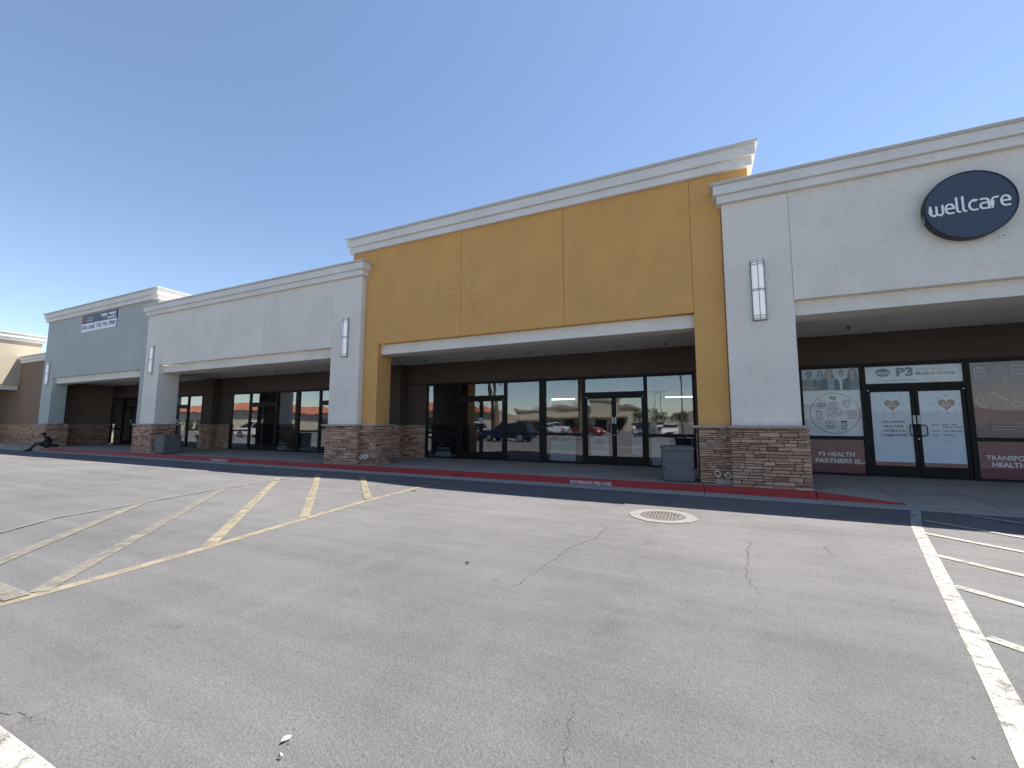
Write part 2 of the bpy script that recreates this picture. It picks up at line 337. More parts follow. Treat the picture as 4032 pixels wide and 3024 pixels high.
M = dict(
    grey=m_stucco('grey_stucco', (.86,.795,.71)), trim=m_stucco('white_trim_stucco', (.84,.81,.76), .05, .35),
    beam=m_stucco('cream_beam_stucco', (.84,.80,.72), .06, .35),
    mustard=m_stucco('mustard_stucco', (.76,.415,.145), .07), mustard_ghost=m_stucco('mustard_ghost_paint', (.805,.455,.165), .06, .9),
    teal=m_stucco('blue_grey_stucco', (.49,.53,.50), .08), brown=m_stucco('brown_stucco', (.115,.085,.070), .08),
    tan=m_stucco('tan_stucco', (.25,.185,.14), .06), beige=m_stucco('beige_stucco', (.52,.455,.35), .05),
    ceil=m_stucco('soffit_paint', (.80,.78,.74), .03, .2), flash=m_plain('flashing_metal', (.62,.62,.60), .45, .0, .06, 3),
    stone=m_stone('ledger_stone'), stone_i=m_stone('ledger_stone_far', True), mortar=m_plain('mortar', (.035,.026,.021), .95, 0, .2, 10, .3),
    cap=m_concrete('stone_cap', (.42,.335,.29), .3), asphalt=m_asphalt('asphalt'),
    walk=m_concrete('walk_concrete', (.34,.285,.24)), gutter=m_concrete('gutter_concrete', (.34,.325,.30), .4), joint=m_plain('joint_dirt', (.06,.055,.05), .95),
    kerb=m_concrete('bare_kerb', (.34,.30,.25)), red=m_red_kerb('red_kerb_paint'),
    yellow=m_worn_paint('worn_yellow_paint', (.235,.208,.150), .575, .11, 5), yellow2=m_worn_paint('rubbed_yellow_paint', (.180,.170,.143), .565, .12, 5),
    white=m_worn_paint('worn_white_paint', (.36,.355,.325), .545, .06, 8), stencil=m_worn_paint('stencil_paint', (.70,.66,.64), .64, .05, 25),
    ghostline=m_worn_paint('faint_line_paint', (.165,.16,.15), .52, .08, 4),
    bronze=m_plain('dark_bronze', (.009,.0085,.0085), .42, 0, .15, 8, spec=.18), bronze2=m_plain('bronze_trim', (.03,.022,.02), .5, 0, .15, 8, spec=.2), glass=m_glass('shop_glass', (.80,.82,.83), .13), glass_clear=m_glass('clear_glass', (.97,.98,.98), .028),
    room=m_plain('room_paint', (.22,.21,.20), .9), floor_in=m_plain('room_floor', (.16,.15,.14), .4), black=m_plain('black_plastic', (.012,.012,.013), .45),
    steel=m_plain('brushed_steel', (.42,.43,.45), .4, .8), white_pl=m_plain('white_plastic', (.78,.79,.80), .35, 0, .03), lens=m_lamp('sconce_lens', (.92,.96,1.0), .10),
    sconce=m_plain('sconce_frame', (.17,.18,.19), .45, .2), bin=m_plain('bin_grey', (.125,.115,.115), .6, 0, .12, 4, .15, 30), bin_d=m_plain('bin_seam', (.05,.05,.055), .6),
    cover=m_plain('cast_iron', (.12,.115,.105), .65, .2, .25, 12, .5, 60), pit=m_plain('grate_pit', (.02,.02,.02), .9), collar=m_concrete('manhole_collar', (.195,.195,.19), .4),
    navy=m_vinyl('sign_navy', (.042,.058,.090)), sign_side=m_plain('sign_return', (.012,.013,.016), .4), sign_white=m_plain('sign_letters', (.84,.86,.84), .4, 0, .02),
    v_white=m_vinyl('vinyl_white', (.82,.84,.88)), v_blue=m_vinyl('vinyl_pale_blue', (.66,.76,.88)), v_mar=m_vinyl('vinyl_maroon', (.20,.052,.055), .12), v_mauve=m_vinyl('vinyl_mauve', (.21,.105,.115), .25),
    v_navy=m_vinyl('print_navy', (.022,.026,.05)), v_heart=m_vinyl('print_heart', (.24,.06,.055)), v_grey=m_vinyl('print_grey', (.11,.115,.14)), v_icon=m_vinyl('print_pale_icon', (.52,.42,.43)), v_off=m_vinyl('print_offwhite', (.72,.70,.70)),
    v_teal=m_vinyl('poster_teal', (.22,.52,.52)), v_sky=m_vinyl('poster_sky', (.42,.60,.70)), v_red=m_vinyl('logo_red', (.33,.07,.035)), v_banner=m_vinyl('banner_navy', (.035,.045,.075)), v_bwhite=m_vinyl('banner_white', (.80,.80,.86)),
    skinA=m_vinyl('print_skin_a', (.20,.115,.08)), skinB=m_vinyl('print_skin_b', (.42,.28,.215)), hair=m_vinyl('print_hair', (.028,.02,.02)), scrubA=m_vinyl('print_scrub_blue', (.15,.24,.38)), scrubB=m_vinyl('print_scrub_navy', (.05,.07,.12)), scrubC=m_vinyl('print_scrub_dark', (.09,.08,.075)), coat=m_vinyl('print_coat', (.62,.66,.72)), backdrop=m_vinyl('print_backdrop', (.50,.53,.56)),
    cloth=m_plain('black_cloth', (.012,.011,.012), .9), jeans=m_plain('dark_jeans', (.016,.015,.018), .9), skin=m_plain('skin', (.16,.085,.06), .6), shoe=m_plain('shoe', (.012,.011,.011), .6), bag=m_plain('bag_cloth', (.05,.014,.014), .85), sleeve=m_plain('grey_sleeve', (.07,.08,.11), .9),
    crack=m_plain('crack_dark', (.045,.044,.043), .95, 0, .3, 20), paper=m_plain('paper', (.45,.44,.41), .8), leaf_dry=m_plain('dry_leaf', (.09,.055,.03), .8),
    tyre=m_plain('tyre', (.018,.018,.018), .8), rim=m_plain('rim', (.45,.45,.46), .35, .8), carglass=m_plain('car_glass', (.012,.014,.016), .06), headl=m_plain('headlight', (.8,.8,.8), .1), tail=m_plain('tail_light', (.4,.02,.02), .2),
    palm_leaf=m_leaf('palm_leaf', (.075,.10,.035)), tree_leaf=m_leaf('tree_leaf', (.06,.09,.03)), bark=m_plain('bark', (.16,.12,.085), .95, 0, .25, 9, .6, 20), pole=m_plain('pole_metal', (.12,.11,.10), .6, .3),
    roof_tile=m_plain('red_tile', (.34,.12,.07), .85, 0, .2, 3), far_wall=m_stucco('far_wall', (.58,.52,.41)), far_trim=m_stucco('far_trim', (.40,.33,.26)), hills=m_plain('hill', (.20,.16,.13), 1.0, 0, .15, .02),
    lamp_tube=m_lamp('lit_tube', (.92,.97,1), 5.0), roofing=m_plain('roofing', (.55,.54,.52), .9),
)
def paint(name, c): return m_plain(name, c, .22, .15, .03, 2)

# ================================================================== GROUND
def gz(x, y):   # low hump of the asphalt where the shadow edge bends
    return 0.085*math.exp(-((x+8.5)/1.9)**2 - ((y-8.55)/.75)**2)
xs = [-700,-400,-200,-120,-80,-60,-50] + [-44+1.0*i for i in range(30)] + [-13.5+.4*i for i in range(30)] + [-1+1.0*i for i in range(0, 16)] + [16,18,22,30,50,80,150,400,700]
ys = [-700,-400,-200,-120,-80,-50,-30,-20,-14,-10,-6,-3,-1,0,1,2,3,4,5,6] + [6.4+.2*i for i in range(17)] + [9.72,9.85]
gm = MB(); nx, ny = len(xs), len(ys)
gm.v = [(x, y, gz(x, y)) for y in ys for x in xs]
gm.f = [(j*nx+i, j*nx+i+1, (j+1)*nx+i+1, (j+1)*nx+i) for j in range(ny-1) for i in range(nx-1)]; gm.m = [0]*len(gm.f)
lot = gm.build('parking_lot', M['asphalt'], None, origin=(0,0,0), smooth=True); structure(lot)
tag(lot, 'grey sunlit asphalt parking lot in front of the shops', 'parking lot')
back = MB(); back.add([(-700,36,-.02),(700,36,-.02),(700,900,-.02),(-700,900,-.02)], [(0,1,2,3)])
bl = back.build('rear_ground', M['asphalt'], None); structure(bl); tag(bl, 'asphalt yard behind the row of shops', 'ground')

def strip(name, pts, w, mat, z=.004, parent=lot, seg=.35):
    """painted line: a ribbon draped on the asphalt"""
    P = []
    for a, b in zip(pts[:-1], pts[1:]):
        n = max(1, int(math.hypot(b[0]-a[0], b[1]-a[1])/seg))
        P += [(a[0]+(b[0]-a[0])*i/n, a[1]+(b[1]-a[1])*i/n) for i in range(n)]
    P.append(pts[-1]); m = MB(); n = len(P)
    for i in range(n):
        a = P[max(0, i-1)]; b = P[min(n-1, i+1)]; d = Vector((b[0]-a[0], b[1]-a[1])).normalized(); k = w if not isinstance(w, tuple) else w[0]+(w[1]-w[0])*i/(n-1)
        for s in (-1, 1):
            x = P[i][0]-d.y*k/2*s; y = P[i][1]+d.x*k/2*s; m.v.append((x, y, gz(x, y)+z))
    m.f = [(2*i+1, 2*i, 2*i+2, 2*i+3)[::-1] for i in range(n-1)]; m.m = [0]*len(m.f)
    return m.build(name, mat, parent)
strip('yellow_line', [(-6.17,9.0),(-6.15,8.13),(-6.07,6.5),(-5.8,4.78),(-5.53,3.19),(-5.41,2.28),(-5.37,1.67),(-5.37,1.45)], .135, M['yellow'])
for k, (a, b, mt) in enumerate([((-10.75,7.95),(-5.56,3.22),'yellow'), ((-10.15,6.13),(-5.43,1.75),'yellow2'), ((-9.70,4.40),(-5.9,.95),'yellow2'),
                                ((-10.4,9.0),(-5.84,4.80),'yellow'), ((-8.75,9.0),(-6.12,6.52),'yellow')]):
    strip('yellow_hatch', [a, b], .15, M[mt], .007+.0015*k)
strip('yellow_hatch', [(-5.40,1.62),(-7.2,1.60)], .16, M['yellow2'], .015)
strip('faint_line', [(-8.0,1.6),(-8.8,2.4),(-9.41,3.16),(-9.57,3.95),(-9.70,4.40),(-10.2,6.16),(-10.33,7.7),(-10.36,8.6)], .07, M['ghostline'], .018)
strip('white_line', [(3.43,10.0-.16),(2.90,8.34),(2.12,5.65),(1.73,4.26),(1.47,3.34),(1.30,2.78),(1.05,1.9)], .125, M['white'])
for k, (a, b) in enumerate([((1.80,4.22),(3.2,2.75)), ((2.11,5.40),(3.6,3.78)), ((2.43,6.55),(4.4,4.45)), ((2.79,7.80),(5.2,5.45)), ((3.06,8.92),(5.9,5.95)), ((3.85,9.83),(6.8,6.65)), ((5.2,9.83),(7.6,7.2))]):
    strip('white_hatch', [a, b], .105, M['white'], .007+.0012*k)
strip('white_line', [(-6.0,.70),(.4,.70)], .52, M['white'])
for pts, w in [([(-1.31,6.31),(-1.31,5.7),(-1.42,5.36),(-1.51,5.07),(-1.53,4.92),(-1.54,4.49),(-1.58,4.16),(-1.62,3.82),(-1.64,3.63)], .012),
            ([(-1.49,5.0),(-1.21,5.07),(-.95,4.99),(-.7,5.02),(-.42,5.24)], .007), ([(.54,6.31),(.45,5.84),(.44,5.55),(.39,5.18),(.37,4.92),(.39,4.59),(.42,4.44)], .010),
            ([(1.34,6.46),(1.34,6.25),(1.35,6.12)], .010), ([(-3.42,.99),(-3.13,1.05),(-3.02,1.07)], .006), ([(-.60,1.9),(-.65,2.18),(-.69,2.4)], .005),
            ([(-.95,6.45),(-1.15,6.2),(-1.3,6.1)], .007)]:
    P = [pts[0]]
    for a, b in zip(pts[:-1], pts[1:]):
        for q in range(1, 9):
            t = q/8; P.append((a[0]+(b[0]-a[0])*t+random.uniform(-.022,.022), a[1]+(b[1]-a[1])*t+random.uniform(-.02,.02)))
    strip('crack', P, (w*.62, w*.22), M['crack'], .003, seg=9)  # thin dark strip for each crack worn into the asphalt

# ------------------------------------------------------------------ pavement, kerb, gutter
KY = 10.386
def ztop(x):  # the walk dips to a kerb ramp on the right
    return .15 if x < 2.1 else (.15-.135*(x-2.1)/1.4 if x < 3.5 else .015)
def walk_z(x, y): 
    t = min(1, max(0, (y-10.5)/1.9)); return ztop(x)+(.15-ztop(x))*t
walk = box('sidewalk', M['joint'], None, -52, 15, 10.5, 14.20, -.3, -.02); structure(walk); tag(walk, 'concrete walk under the arcade along the shop fronts', 'sidewalk')
edges = [-51.0+2.55*i for i in range(18)] ; edges = [e for e in edges if e < -6] + [-5.1,-2.55,0,2.1,3.5,4.85,7.4,9.95,12.5,15]
g = .006
for i, (a, b) in enumerate(zip(edges[:-1], edges[1:])):
    for y0, y1 in ((10.545, 12.4), (12.4, 14.2)):
        p = [(a+g,y0+g,-.05),(b-g,y0+g,-.05),(b-g,y1-g,-.05),(a+g,y1-g,-.05)]
        MB().hexa(p+[(x,y,walk_z(x,y)) for x,y,_ in p]).build('slab', M['walk'], walk, .006)
kedges = [-52,-49.5,-47,-44.5,-42,-39.5,-37,-34.0]+[-31.5+2.5*i for i in range(12)]+[0.02,2.1,3.5,4.85,7.4,9.95,12.5,15]
for a, b in zip(kedges[:-1], kedges[1:]):
    if a > b: continue
    red = -34.1 < a < 3.4
    p = [(a+.004,KY,-.2),(b-.004,KY,-.2),(b-.004,10.54,-.2),(a+.004,10.54,-.2)]
    MB().hexa(p+[(x,y+(.02 if y<10.5 else 0),ztop(x)+.002) for x,y,_ in p]).build('kerb', M['red'] if red else M['kerb'], walk, .018, seg=3)
gut = box('gutter', M['joint'], None, -52, 15, 9.84, KY, -.25, -.01); structure(gut); tag(gut, 'pale concrete gutter strip at the foot of the kerb', 'gutter')
for a, b in zip(kedges[:-1], kedges[1:]):
    box('gutter_slab', M['gutter'], gut, a+.004, b-.004, 9.855, KY-.004, -.05, .006, .006)
for x0, x1 in ((-3.09, -2.045), (-18.13, -17.08)):
    fl = Flat().text('NO PARKING FIRE LANE', x0, x1, .018, .088, .02)
    # kerb face leans back: lay the stencil on it
    m = MB(); n = len(fl.v)
    m.v = [(x, KY+.0155*(z/.15)-.0025, z) for x, z in fl.v]; m.f = fl.f; m.m = [0]*len(fl.f)
    m.build('stencil_lettering', M['stencil'], walk)

# ================================================================== SHOP ROW
YS = 14.28
def stone_mesh(k):
    rnd = random.Random(100+k); j = lambda a: rnd.uniform(-a, a)
    # unit block: x 0..1, z 0..1, y 0 (front) .. 1 (back) with a broken, chamfered face
    bk = [(0,1,0),(1,1,0),(1,1,1),(0,1,1)]
    md = [(j(.01),.30+j(.15),.0),(1+j(.01),.30+j(.15),.0),(1+j(.01),.30+j(.15),1),(j(.01),.30+j(.15),1)]
    md2 = [(.5+j(.2),.26+j(.1),j(.05)),(.5+j(.2),.26+j(.1),1+j(.05))]
    fr = [(.05+j(.03),.03+j(.14),.16+j(.08)),(.95+j(.03),.03+j(.14),.16+j(.08)),(.95+j(.03),.03+j(.14),.84+j(.08)),(.05+j(.03),.03+j(.14),.84+j(.08))]
    ce = [(.5+j(.2),j(.12),.20+j(.06)),(.5+j(.2),j(.12),.80+j(.06))]
    v = bk+md+md2+fr+ce     # 0-3,4-7,8-9,10-13,14-15
    f = [(0,1,5,8,4),(2,3,7,9,6),(0,4,7,3),(1,2,6,5),(4,8,14,10),(8,5,11,14),(6,9,15,12),(9,7,13,15),(5,6,12,11),(7,4,10,13),(10,14,15,13),(14,11,12,15),(0,3,2,1)]
    me = bpy.data.meshes.new('stone'); me.from_pydata(v, [], f); me.materials.append(M['stone']); me.update(); return me
STONES = [stone_mesh(k) for k in range(14)]
def layout(w, h, rnd, hm=1.0, lm=1.0):
    out = []; z = 0
    while z < h-.012:
        rh = min(rnd.choice([.038,.045,.055,.06,.07,.085])*hm, h-z)
        if h-z-rh < .025: rh = h-z
        x = 0
        while x < w-.01:
            L = rnd.uniform(.12,.46)*lm
            if w-x-L < .08: L = w-x
            if rh > .066*hm and rnd.random() < .4:
                k = rnd.uniform(.4,.6); out += [(x, z, L, rh*k), (x, z+rh*k, L, rh*(1-k))]
            else: out.append((x, z, L, rh))
            x += L
        z += rh
    return out
def stones(parent, face, a0, a1, p, z0, z1, seed, joined=False, hm=1.0, lm=1.0, depth=.075):
    """face 'F': front wall facing the street at y=p, x from a0 to a1; 'R': wall facing +x at x=p, y from a0 to a1; 'L' facing -x"""
    rnd = random.Random(seed); mb = MB(); gp = .008
    for (x, z, L, hh) in layout(a1-a0, z1-z0, rnd, hm, lm):
        out_ = rnd.uniform(-.020,.020); me = rnd.choice(STONES); sx, sz, sy = L-gp*rnd.uniform(.6,1.6), hh-gp*rnd.uniform(.6,1.6), depth+out_
        flip = rnd.random() < .5
        if face == 'F': mat = Matrix(((sx,0,0,a0+x),(0,sy,0,p-out_),(0,0,sz,z0+z),(0,0,0,1)))
        elif face == 'R': mat = Matrix(((0,-sy,0,p+out_),(sx,0,0,a0+x),(0,0,sz,z0+z),(0,0,0,1)))
        else: mat = Matrix(((0,sy,0,p-out_),(-sx,0,0,a0+x+L),(0,0,sz,z0+z),(0,0,0,1)))
        if joined:
            mb.add([mat @ v.co for v in me.vertices], [tuple(q.vertices) for q in me.polygons])
        else:
            o = bpy.data.objects.new('stone', me); COL.objects.link(o); o.parent = parent
            loc = Vector((mat[0][3], mat[1][3], mat[2][3])); mat2 = mat.copy()
            mat2.translation = loc-ORG[parent.name]; o.matrix_basis = mat2
    if joined:
        o = mb.build('stone_veneer', M['stone_i'], parent); o['kind'] = 'stuff'; return o

ZCAP = 1.50
def column(bld, mat, x0, x1, yf, zc, front=True, right=0.0, left=0.0, joined=False, seed=1, capx=(0.0, 0.0), el=.105):
    """stucco shaft up to the cornice on a base of ledger stone with a cap course; right/left: depth of stone showing on that side"""
    c = box('column', mat, bld, x0, x1, yf, 11.57, ZCAP-.03, zc, .012)
    box('base_core', M['mortar'], c, x0-.03, x1+.03, yf-.03, 11.60, .10, ZCAP-.07)
    e = .105
    MB().box(x0-(el+.04 if left else capx[0]), x1+(.15 if right else capx[1]), yf-.16, 11.60+.1, ZCAP-.065, ZCAP).build('stone_cap', M['cap'], c, .008)
    sx0 = x0-(el if left else 0); sx1 = x1+(e if right else 0)
    stones(c, 'F', sx0, sx1, yf-e, .13, ZCAP-.065, seed, joined, 1.25, .95)
    if right: stones(c, 'R', yf-e+.08, yf-e+.08+right, x1+e, .13, ZCAP-.065, seed+1, joined, 1.25, .95)
    if left: stones(c, 'L', yf-e+.08, yf-e+.08+left, x0-el, .13, ZCAP-.065, seed+2, joined)
    return c
def cornice(bld, x0, x1, yf, zb, zt, yback, left=True, right=True, mat=None):
    """two stepped bands and a metal flashing, returning along the sides"""
    mat = mat or M['trim']; h = zt-zb
    def band(o, z0, z1, name, mt, par, bev):
        m = MB(); xa = x0-(o if left else 0); xb = x1+(o if right else 0)
        m.box(xa, xb, yf-o, yf+.30, z0, z1)
        if left: m.box(xa, x0+.30, yf+.30, yback, z0, z1)
        if right: m.box(x1-.30, xb, yf+.30, yback, z0, z1)
        if name == 'flashing':
            for q in range(1, int((xb-xa)/3.05)+1): m.box(xa+3.05*q-.05, xa+3.05*q+.05, yf-o-.004, yf+.31, z0-.003, z1+.004)
        return m.build(name, mt, par, bev)
    c = band(.10, zb, zb+h*.40, 'cornice', mat, bld, .006)
    band(.17, zb+h*.40+.001, zb+h*.885, 'cornice_band', mat, c, .006)
    band(.215, zb+h*.885+.001, zb+h*.93, 'drip_edge', M['flash'], c, 0)
    band(.235, zb+h*.93+.001, zt, 'flashing', M['flash'], c, .004)
    return c
def panels(bld, mat, xs_, yf, z0, z1):
    box('wall_core', mat, bld, xs_[0]+.02, xs_[-1]-.02, yf+.03, yf+.165, z0+.004, z1)
    for a, b in zip(xs_[:-1], xs_[1:]):
        box('stucco_panel', mat, bld, a+.005, b-.005, yf, yf+.03, z0, z1, .004)
def parapet(bld, mat, x0, x1, yf, z1, yback):
    m = MB().box(x0, x0+.25, yf+.17, yback, 4.4, z1).box(x1-.25, x1, yf+.17, yback, 4.4, z1).box(x0+.25, x1-.25, yf+.17, yf+.28, 4.6, z1)
    return m.build('parapet', mat, bld)

_pr = random.Random(3)
def tilt(o): o.rotation_euler = (_pr.uniform(-.0035,.0035), 0, _pr.uniform(-.0035,.0035))
def win(bld, x0, x1, la=.06, ra=.06, glass='glass', lower_glass=None):
    y0, y1 = YS-.02, YS+.10
    m = MB(); m.box(x0, x0+la, y0, y1, .15, 3.17).box(x1-ra, x1, y0, y1, .15, 3.17)
    m.box(x0+la, x1-ra, y0, y1, 3.105, 3.17).box(x0+la, x1-ra, y0, y1, .15, .205).box(x0+la, x1-ra, y0+.004, y1, 1.12, 1.215)
    w = m.build('window', M['bronze'], bld)
    tilt(box('pane', M[glass], w, x0+la, x1-ra, YS+.026, YS+.032, 1.215, 3.105))
    tilt(box('pane', M[lower_glass or glass], w, x0+la, x1-ra, YS+.026, YS+.032, .205, 1.12))
    return w
def door(bld, x0, x1, glass='glass', sticker=True):
    y0, y1 = YS-.02, YS+.10; xc = (x0+x1)/2
    m = MB().box(x0, x0+.055, y0, y1, .15, 3.17).box(x1-.055, x1, y0, y1, .15, 3.17)
    m.box(x0+.055, x1-.055, y0, y1, 3.105, 3.17).box(x0+.055, x1-.055, y0, y1, 2.50, 2.635)
    t = m.build('transom_window', M['bronze'], bld)
    tilt(box('pane', M[glass], t, x0+.055, x1-.055, YS+.026, YS+.032, 2.635, 3.105))
    for s in (-1, 1):
        a, b = (x0+.06, xc-.004) if s < 0 else (xc+.004, x1-.06)
        m = MB().box(a, a+.075, YS, YS+.045, .165, 2.495).box(b-.075, b, YS, YS+.045, .165, 2.495).box(a+.075, b-.075, YS, YS+.045, 2.41, 2.495).box(a+.075, b-.075, YS, YS+.045, .165, .445)
        d = m.build('door', M['bronze'], bld, .004)
        tilt(box('pane', M[glass], d, a+.075, b-.075, YS+.016, YS+.022, .445, 2.41))
        hx = xc+s*.045; ho = xc+s*.17
        MB().path([(hx,YS,1.24),(hx,YS-.055,1.24),(ho-s*.03,YS-.065,1.24),(ho,YS-.065,1.27),(ho,YS-.065,1.49),(ho-s*.03,YS-.065,1.52),(hx,YS-.055,1.52),(hx,YS,1.52)], .013).build('pull_handle', M['black'], d, smooth=True)
        if sticker: 
            st = box('hours_sticker', M['white_pl'], d, hx-.026, hx+.026, YS-.003, YS-.001, 1.55, 1.77)
            fl = Flat()
            for q in range(5): fl.rect(hx-.014+.004*(q%2), hx+.014-.005*((q+1)%2), 1.57+.04*q, 1.588+.04*q)
            fl.build('sticker_print', M['black'], d, YS-.0032, .001)
        box('hinge_cap', M['steel'], d, (a+.01 if s<0 else b-.05), (a+.05 if s<0 else b-.01), YS-.006, YS, 2.44, 2.462)
        if s > 0: MB().tube((hx-.035,YS-.008,1.16),(hx-.035,YS,1.16),.02,n=14).build('lock_cylinder', M['steel'], d)
def backwall(bld, x0, x1, solids, yback=15.0):
    """brown wall over and between the shop fronts"""
    box('header_wall', M['brown'], bld, x0, x1, YS, YS+.25, 3.21, 4.3)
    box('header_trim', M['bronze2'], bld, x0, x1, YS-.035, YS+.2, 3.171, 3.209, .004)
    for a, b in solids:
        w = box('brown_wall', M['brown'], bld, a, b, YS+.001, YS+.25, 1.47, 3.17)
        box('wainscot_core', M['mortar'], w, a+.01, b-.01, YS-.045, YS+.2, .10, 1.42)
        box('stone_cap', M['cap'], w, a, b, YS-.16, YS+.1, 1.42, 1.47, .006)
        stones(w, 'F', a, b, YS-.12, .13, 1.42, int(a*10)+900, True, 1.1)
def pilaster(bld, x0, x1, yf=13.95):
    w = box('pilaster', M['brown'], bld, x0, x1, yf, YS, 1.47, 4.05, .01)
    box('stone_cap', M['cap'], w, x0-.10, x1+.10, yf-.12, YS, 1.42, 1.47, .006)
    box('base_core', M['mortar'], w, x0, x1, yf, YS, .10, 1.42)
    stones(w, 'F', x0-.07, x1+.07, yf-.08, .13, 1.42, int(x0*10)+700, True, 1.1)
    stones(w, 'R', yf, YS-.11, x1+.07, .13, 1.42, int(x0*10)+701, True, 1.1)
def ceiling(bld, x0, x1, spr, rec, vent=()):
    c = box('ceiling', M['ceil'], bld, x0, x1, 11.575, YS, 4.05, 4.2)
    for x, y in spr:
        m = MB().tube((x,y,4.05),(x,y,4.035),.05,.045,14).tube((x,y,4.035),(x,y,3.975),.014,.012,8).tube((x,y,3.975),(x,y,3.968),.032,.032,12)
        m.tube((x-.02,y,3.99),(x-.012,y,3.97),.005,n=6).tube((x+.02,y,3.99),(x+.012,y,3.97),.005,n=6)
        m.build('sprinkler_head', M['black'], c)
    for x, y in rec:
        r = MB().ring((x,y),.075,.11,4.04,4.0495,24).build('recessed_light', M['white_pl'], c)
        MB().tube((x,y,4.0495),(x,y,4.046),.075,.075,24).build('lamp_lens', M['room'], r)
    for x, y in vent:
        v = MB().box(x-.30,x+.30,y-.15,y+.15,4.04,4.0495).build('ceiling_vent', M['ceil'], c)
        for q in range(7): box('slat', M['room'], v, x-.27, x+.27, y-.12+.036*q, y-.105+.036*q, 4.034, 4.0395)
def room(bld, x0, x1, mat='room', depth=7.5):
    """the dark shop behind the glass"""
    y1 = YS+depth; m = MB()
    m.box(x0+.05, x1-.05, YS+.12, y1, .10, .148, 1)
    m.box(x0, x1, y1, y1+.1, .1, 4.3).box(x0-.05, x0+.05, YS+.26, y1, .1, 4.3).box(x1-.05, x1+.05, YS+.26, y1, .1, 4.3).box(x0, x1, YS+.26, y1, 3.3, 3.4)
    return m.build('shop_room', [M[mat], M['floor_in']], bld)
def roof(bld, x0, x1): return box('roof', M['roofing'], bld, x0, x1, 11.2, 34, 4.45, 4.6)
def rear(bld, x0, x1): return box('rear_wall', M['tan'], bld, x0, x1, 34, 34.25, 0, 6.2)

# ---- shop building with grey stucco and navy round sign (right)
bW = thing('shop_building', (7, 12, .15), 'light grey shop building with the round navy sign and printed windows', 'building')
column(bW, M['grey'], .654, 1.99, 10.68, 6.77, left=.10, right=.5, seed=11, el=.042)
column(bW, M['grey'], 12.4, 13.74, 10.68, 6.77, seed=21, joined=True)
panels(bW, M['grey'], [1.99, 12.4], 10.68, 4.27, 6.77)
box('beam', M['beam'], bW, 1.99, 12.4, 10.85, 11.57, 3.945, 4.268, .01)
cornice(bW, .654, 13.74, 10.68, 6.77, 7.24, 17, True, True)
parapet(bW, M['grey'], .654, 13.74, 10.68, 6.9, 17)
ceiling(bW, 1.2, 14, [(3.557,13.07),(7.9,13.2)], [(5.03,13.6),(8.6,13.3)])
backwall(bW, .9, 14, [(.9,2.66),(12.92,14)])
wA = win(bW, 2.66, 4.115, glass='glass_clear', lower_glass='glass_clear'); door(bW, 4.115, 6.215, 'glass_clear'); win(bW, 6.215, 7.78, .06, .13, 'glass_clear')
win(bW, 7.78, 9.3, .13); door(bW, 9.3, 11.4); win(bW, 11.4, 12.92)
room(bW, 2.0, 7.78); room(bW, 7.9, 13.5); roof(bW, .7, 13.7); rear(bW, .7, 13.7)
box('end_wall', M['tan'], bW, 13.76, 14.0, 11.6, 34.2, 0, 6.7)

# ---- mustard building
bM = thing('shop_building', (-5, 12, .15), 'mustard yellow shop building with faint traces of removed lettering', 'building')
column(bM, M['mustard'], -.046, .64, 10.88, 7.683, seed=31, capx=(.12, 0))
column(bM, M['mustard'], -10.668, -10.045, 10.88, 7.683, right=.72, seed=41)
panels(bM, M['mustard'], [-10.045,-6.738,-3.361,-.046], 10.88, 4.262, 7.683)
box('stucco_panel', M['mustard'], bM, -11.34, -10.673, 10.885, 11.05, 6.6, 7.683); box('stucco_panel', M['mustard'], bM, .645, 1.253, 10.885, 11.05, 6.6, 7.683)
box('beam', M['beam'], bM, -10.045, -.046, 11.05, 11.57, 3.915, 4.258, .01)
cornice(bM, -11.34, 1.253, 10.88, 7.683, 8.23, 18)
parapet(bM, M['mustard'], -11.34, 1.253, 10.88, 7.75, 18)
ceiling(bM, -12.2, 1.2, [(-9.848,13.352),(-5.303,13.262),(-.898,13.588)], [(-7.853,13.256),(-2.99,13.291)], [(-7.29,13.83)])
backwall(bM, -11.9, .9, [(-11.9,-10.42),(-.14,.9)]); pilaster(bM, -12.4, -11.56)
win(bM, -10.42, -8.87); door(bM, -8.87, -6.78); win(bM, -6.78, -5.26, .06, .13); win(bM, -5.26, -3.72, .13, .06); door(bM, -3.72, -1.63); win(bM, -1.63, -.14)
room(bM, -10.5, -5.31); room(bM, -5.21, 0); roof(bM, -11.3, .7); rear(bM, -11.3, .7)
for n_, txt, xa, xb, zb, hh in (('ghost_lettering','metro',-9.27,-5.86,5.66,.85), ('ghost_lettering','by',-9.33,-8.75,5.18,.32), ('ghost_lettering','T-Mobile',-8.45,-5.86,5.16,.32)):
    Flat().text(txt, xa, xb, zb, hh, .022 if txt == 'metro' else 0.0).build(n_, M['mustard_ghost'], bM, 10.8795 if txt == 'metro' else 10.8785, .005 if txt == 'metro' else .007)

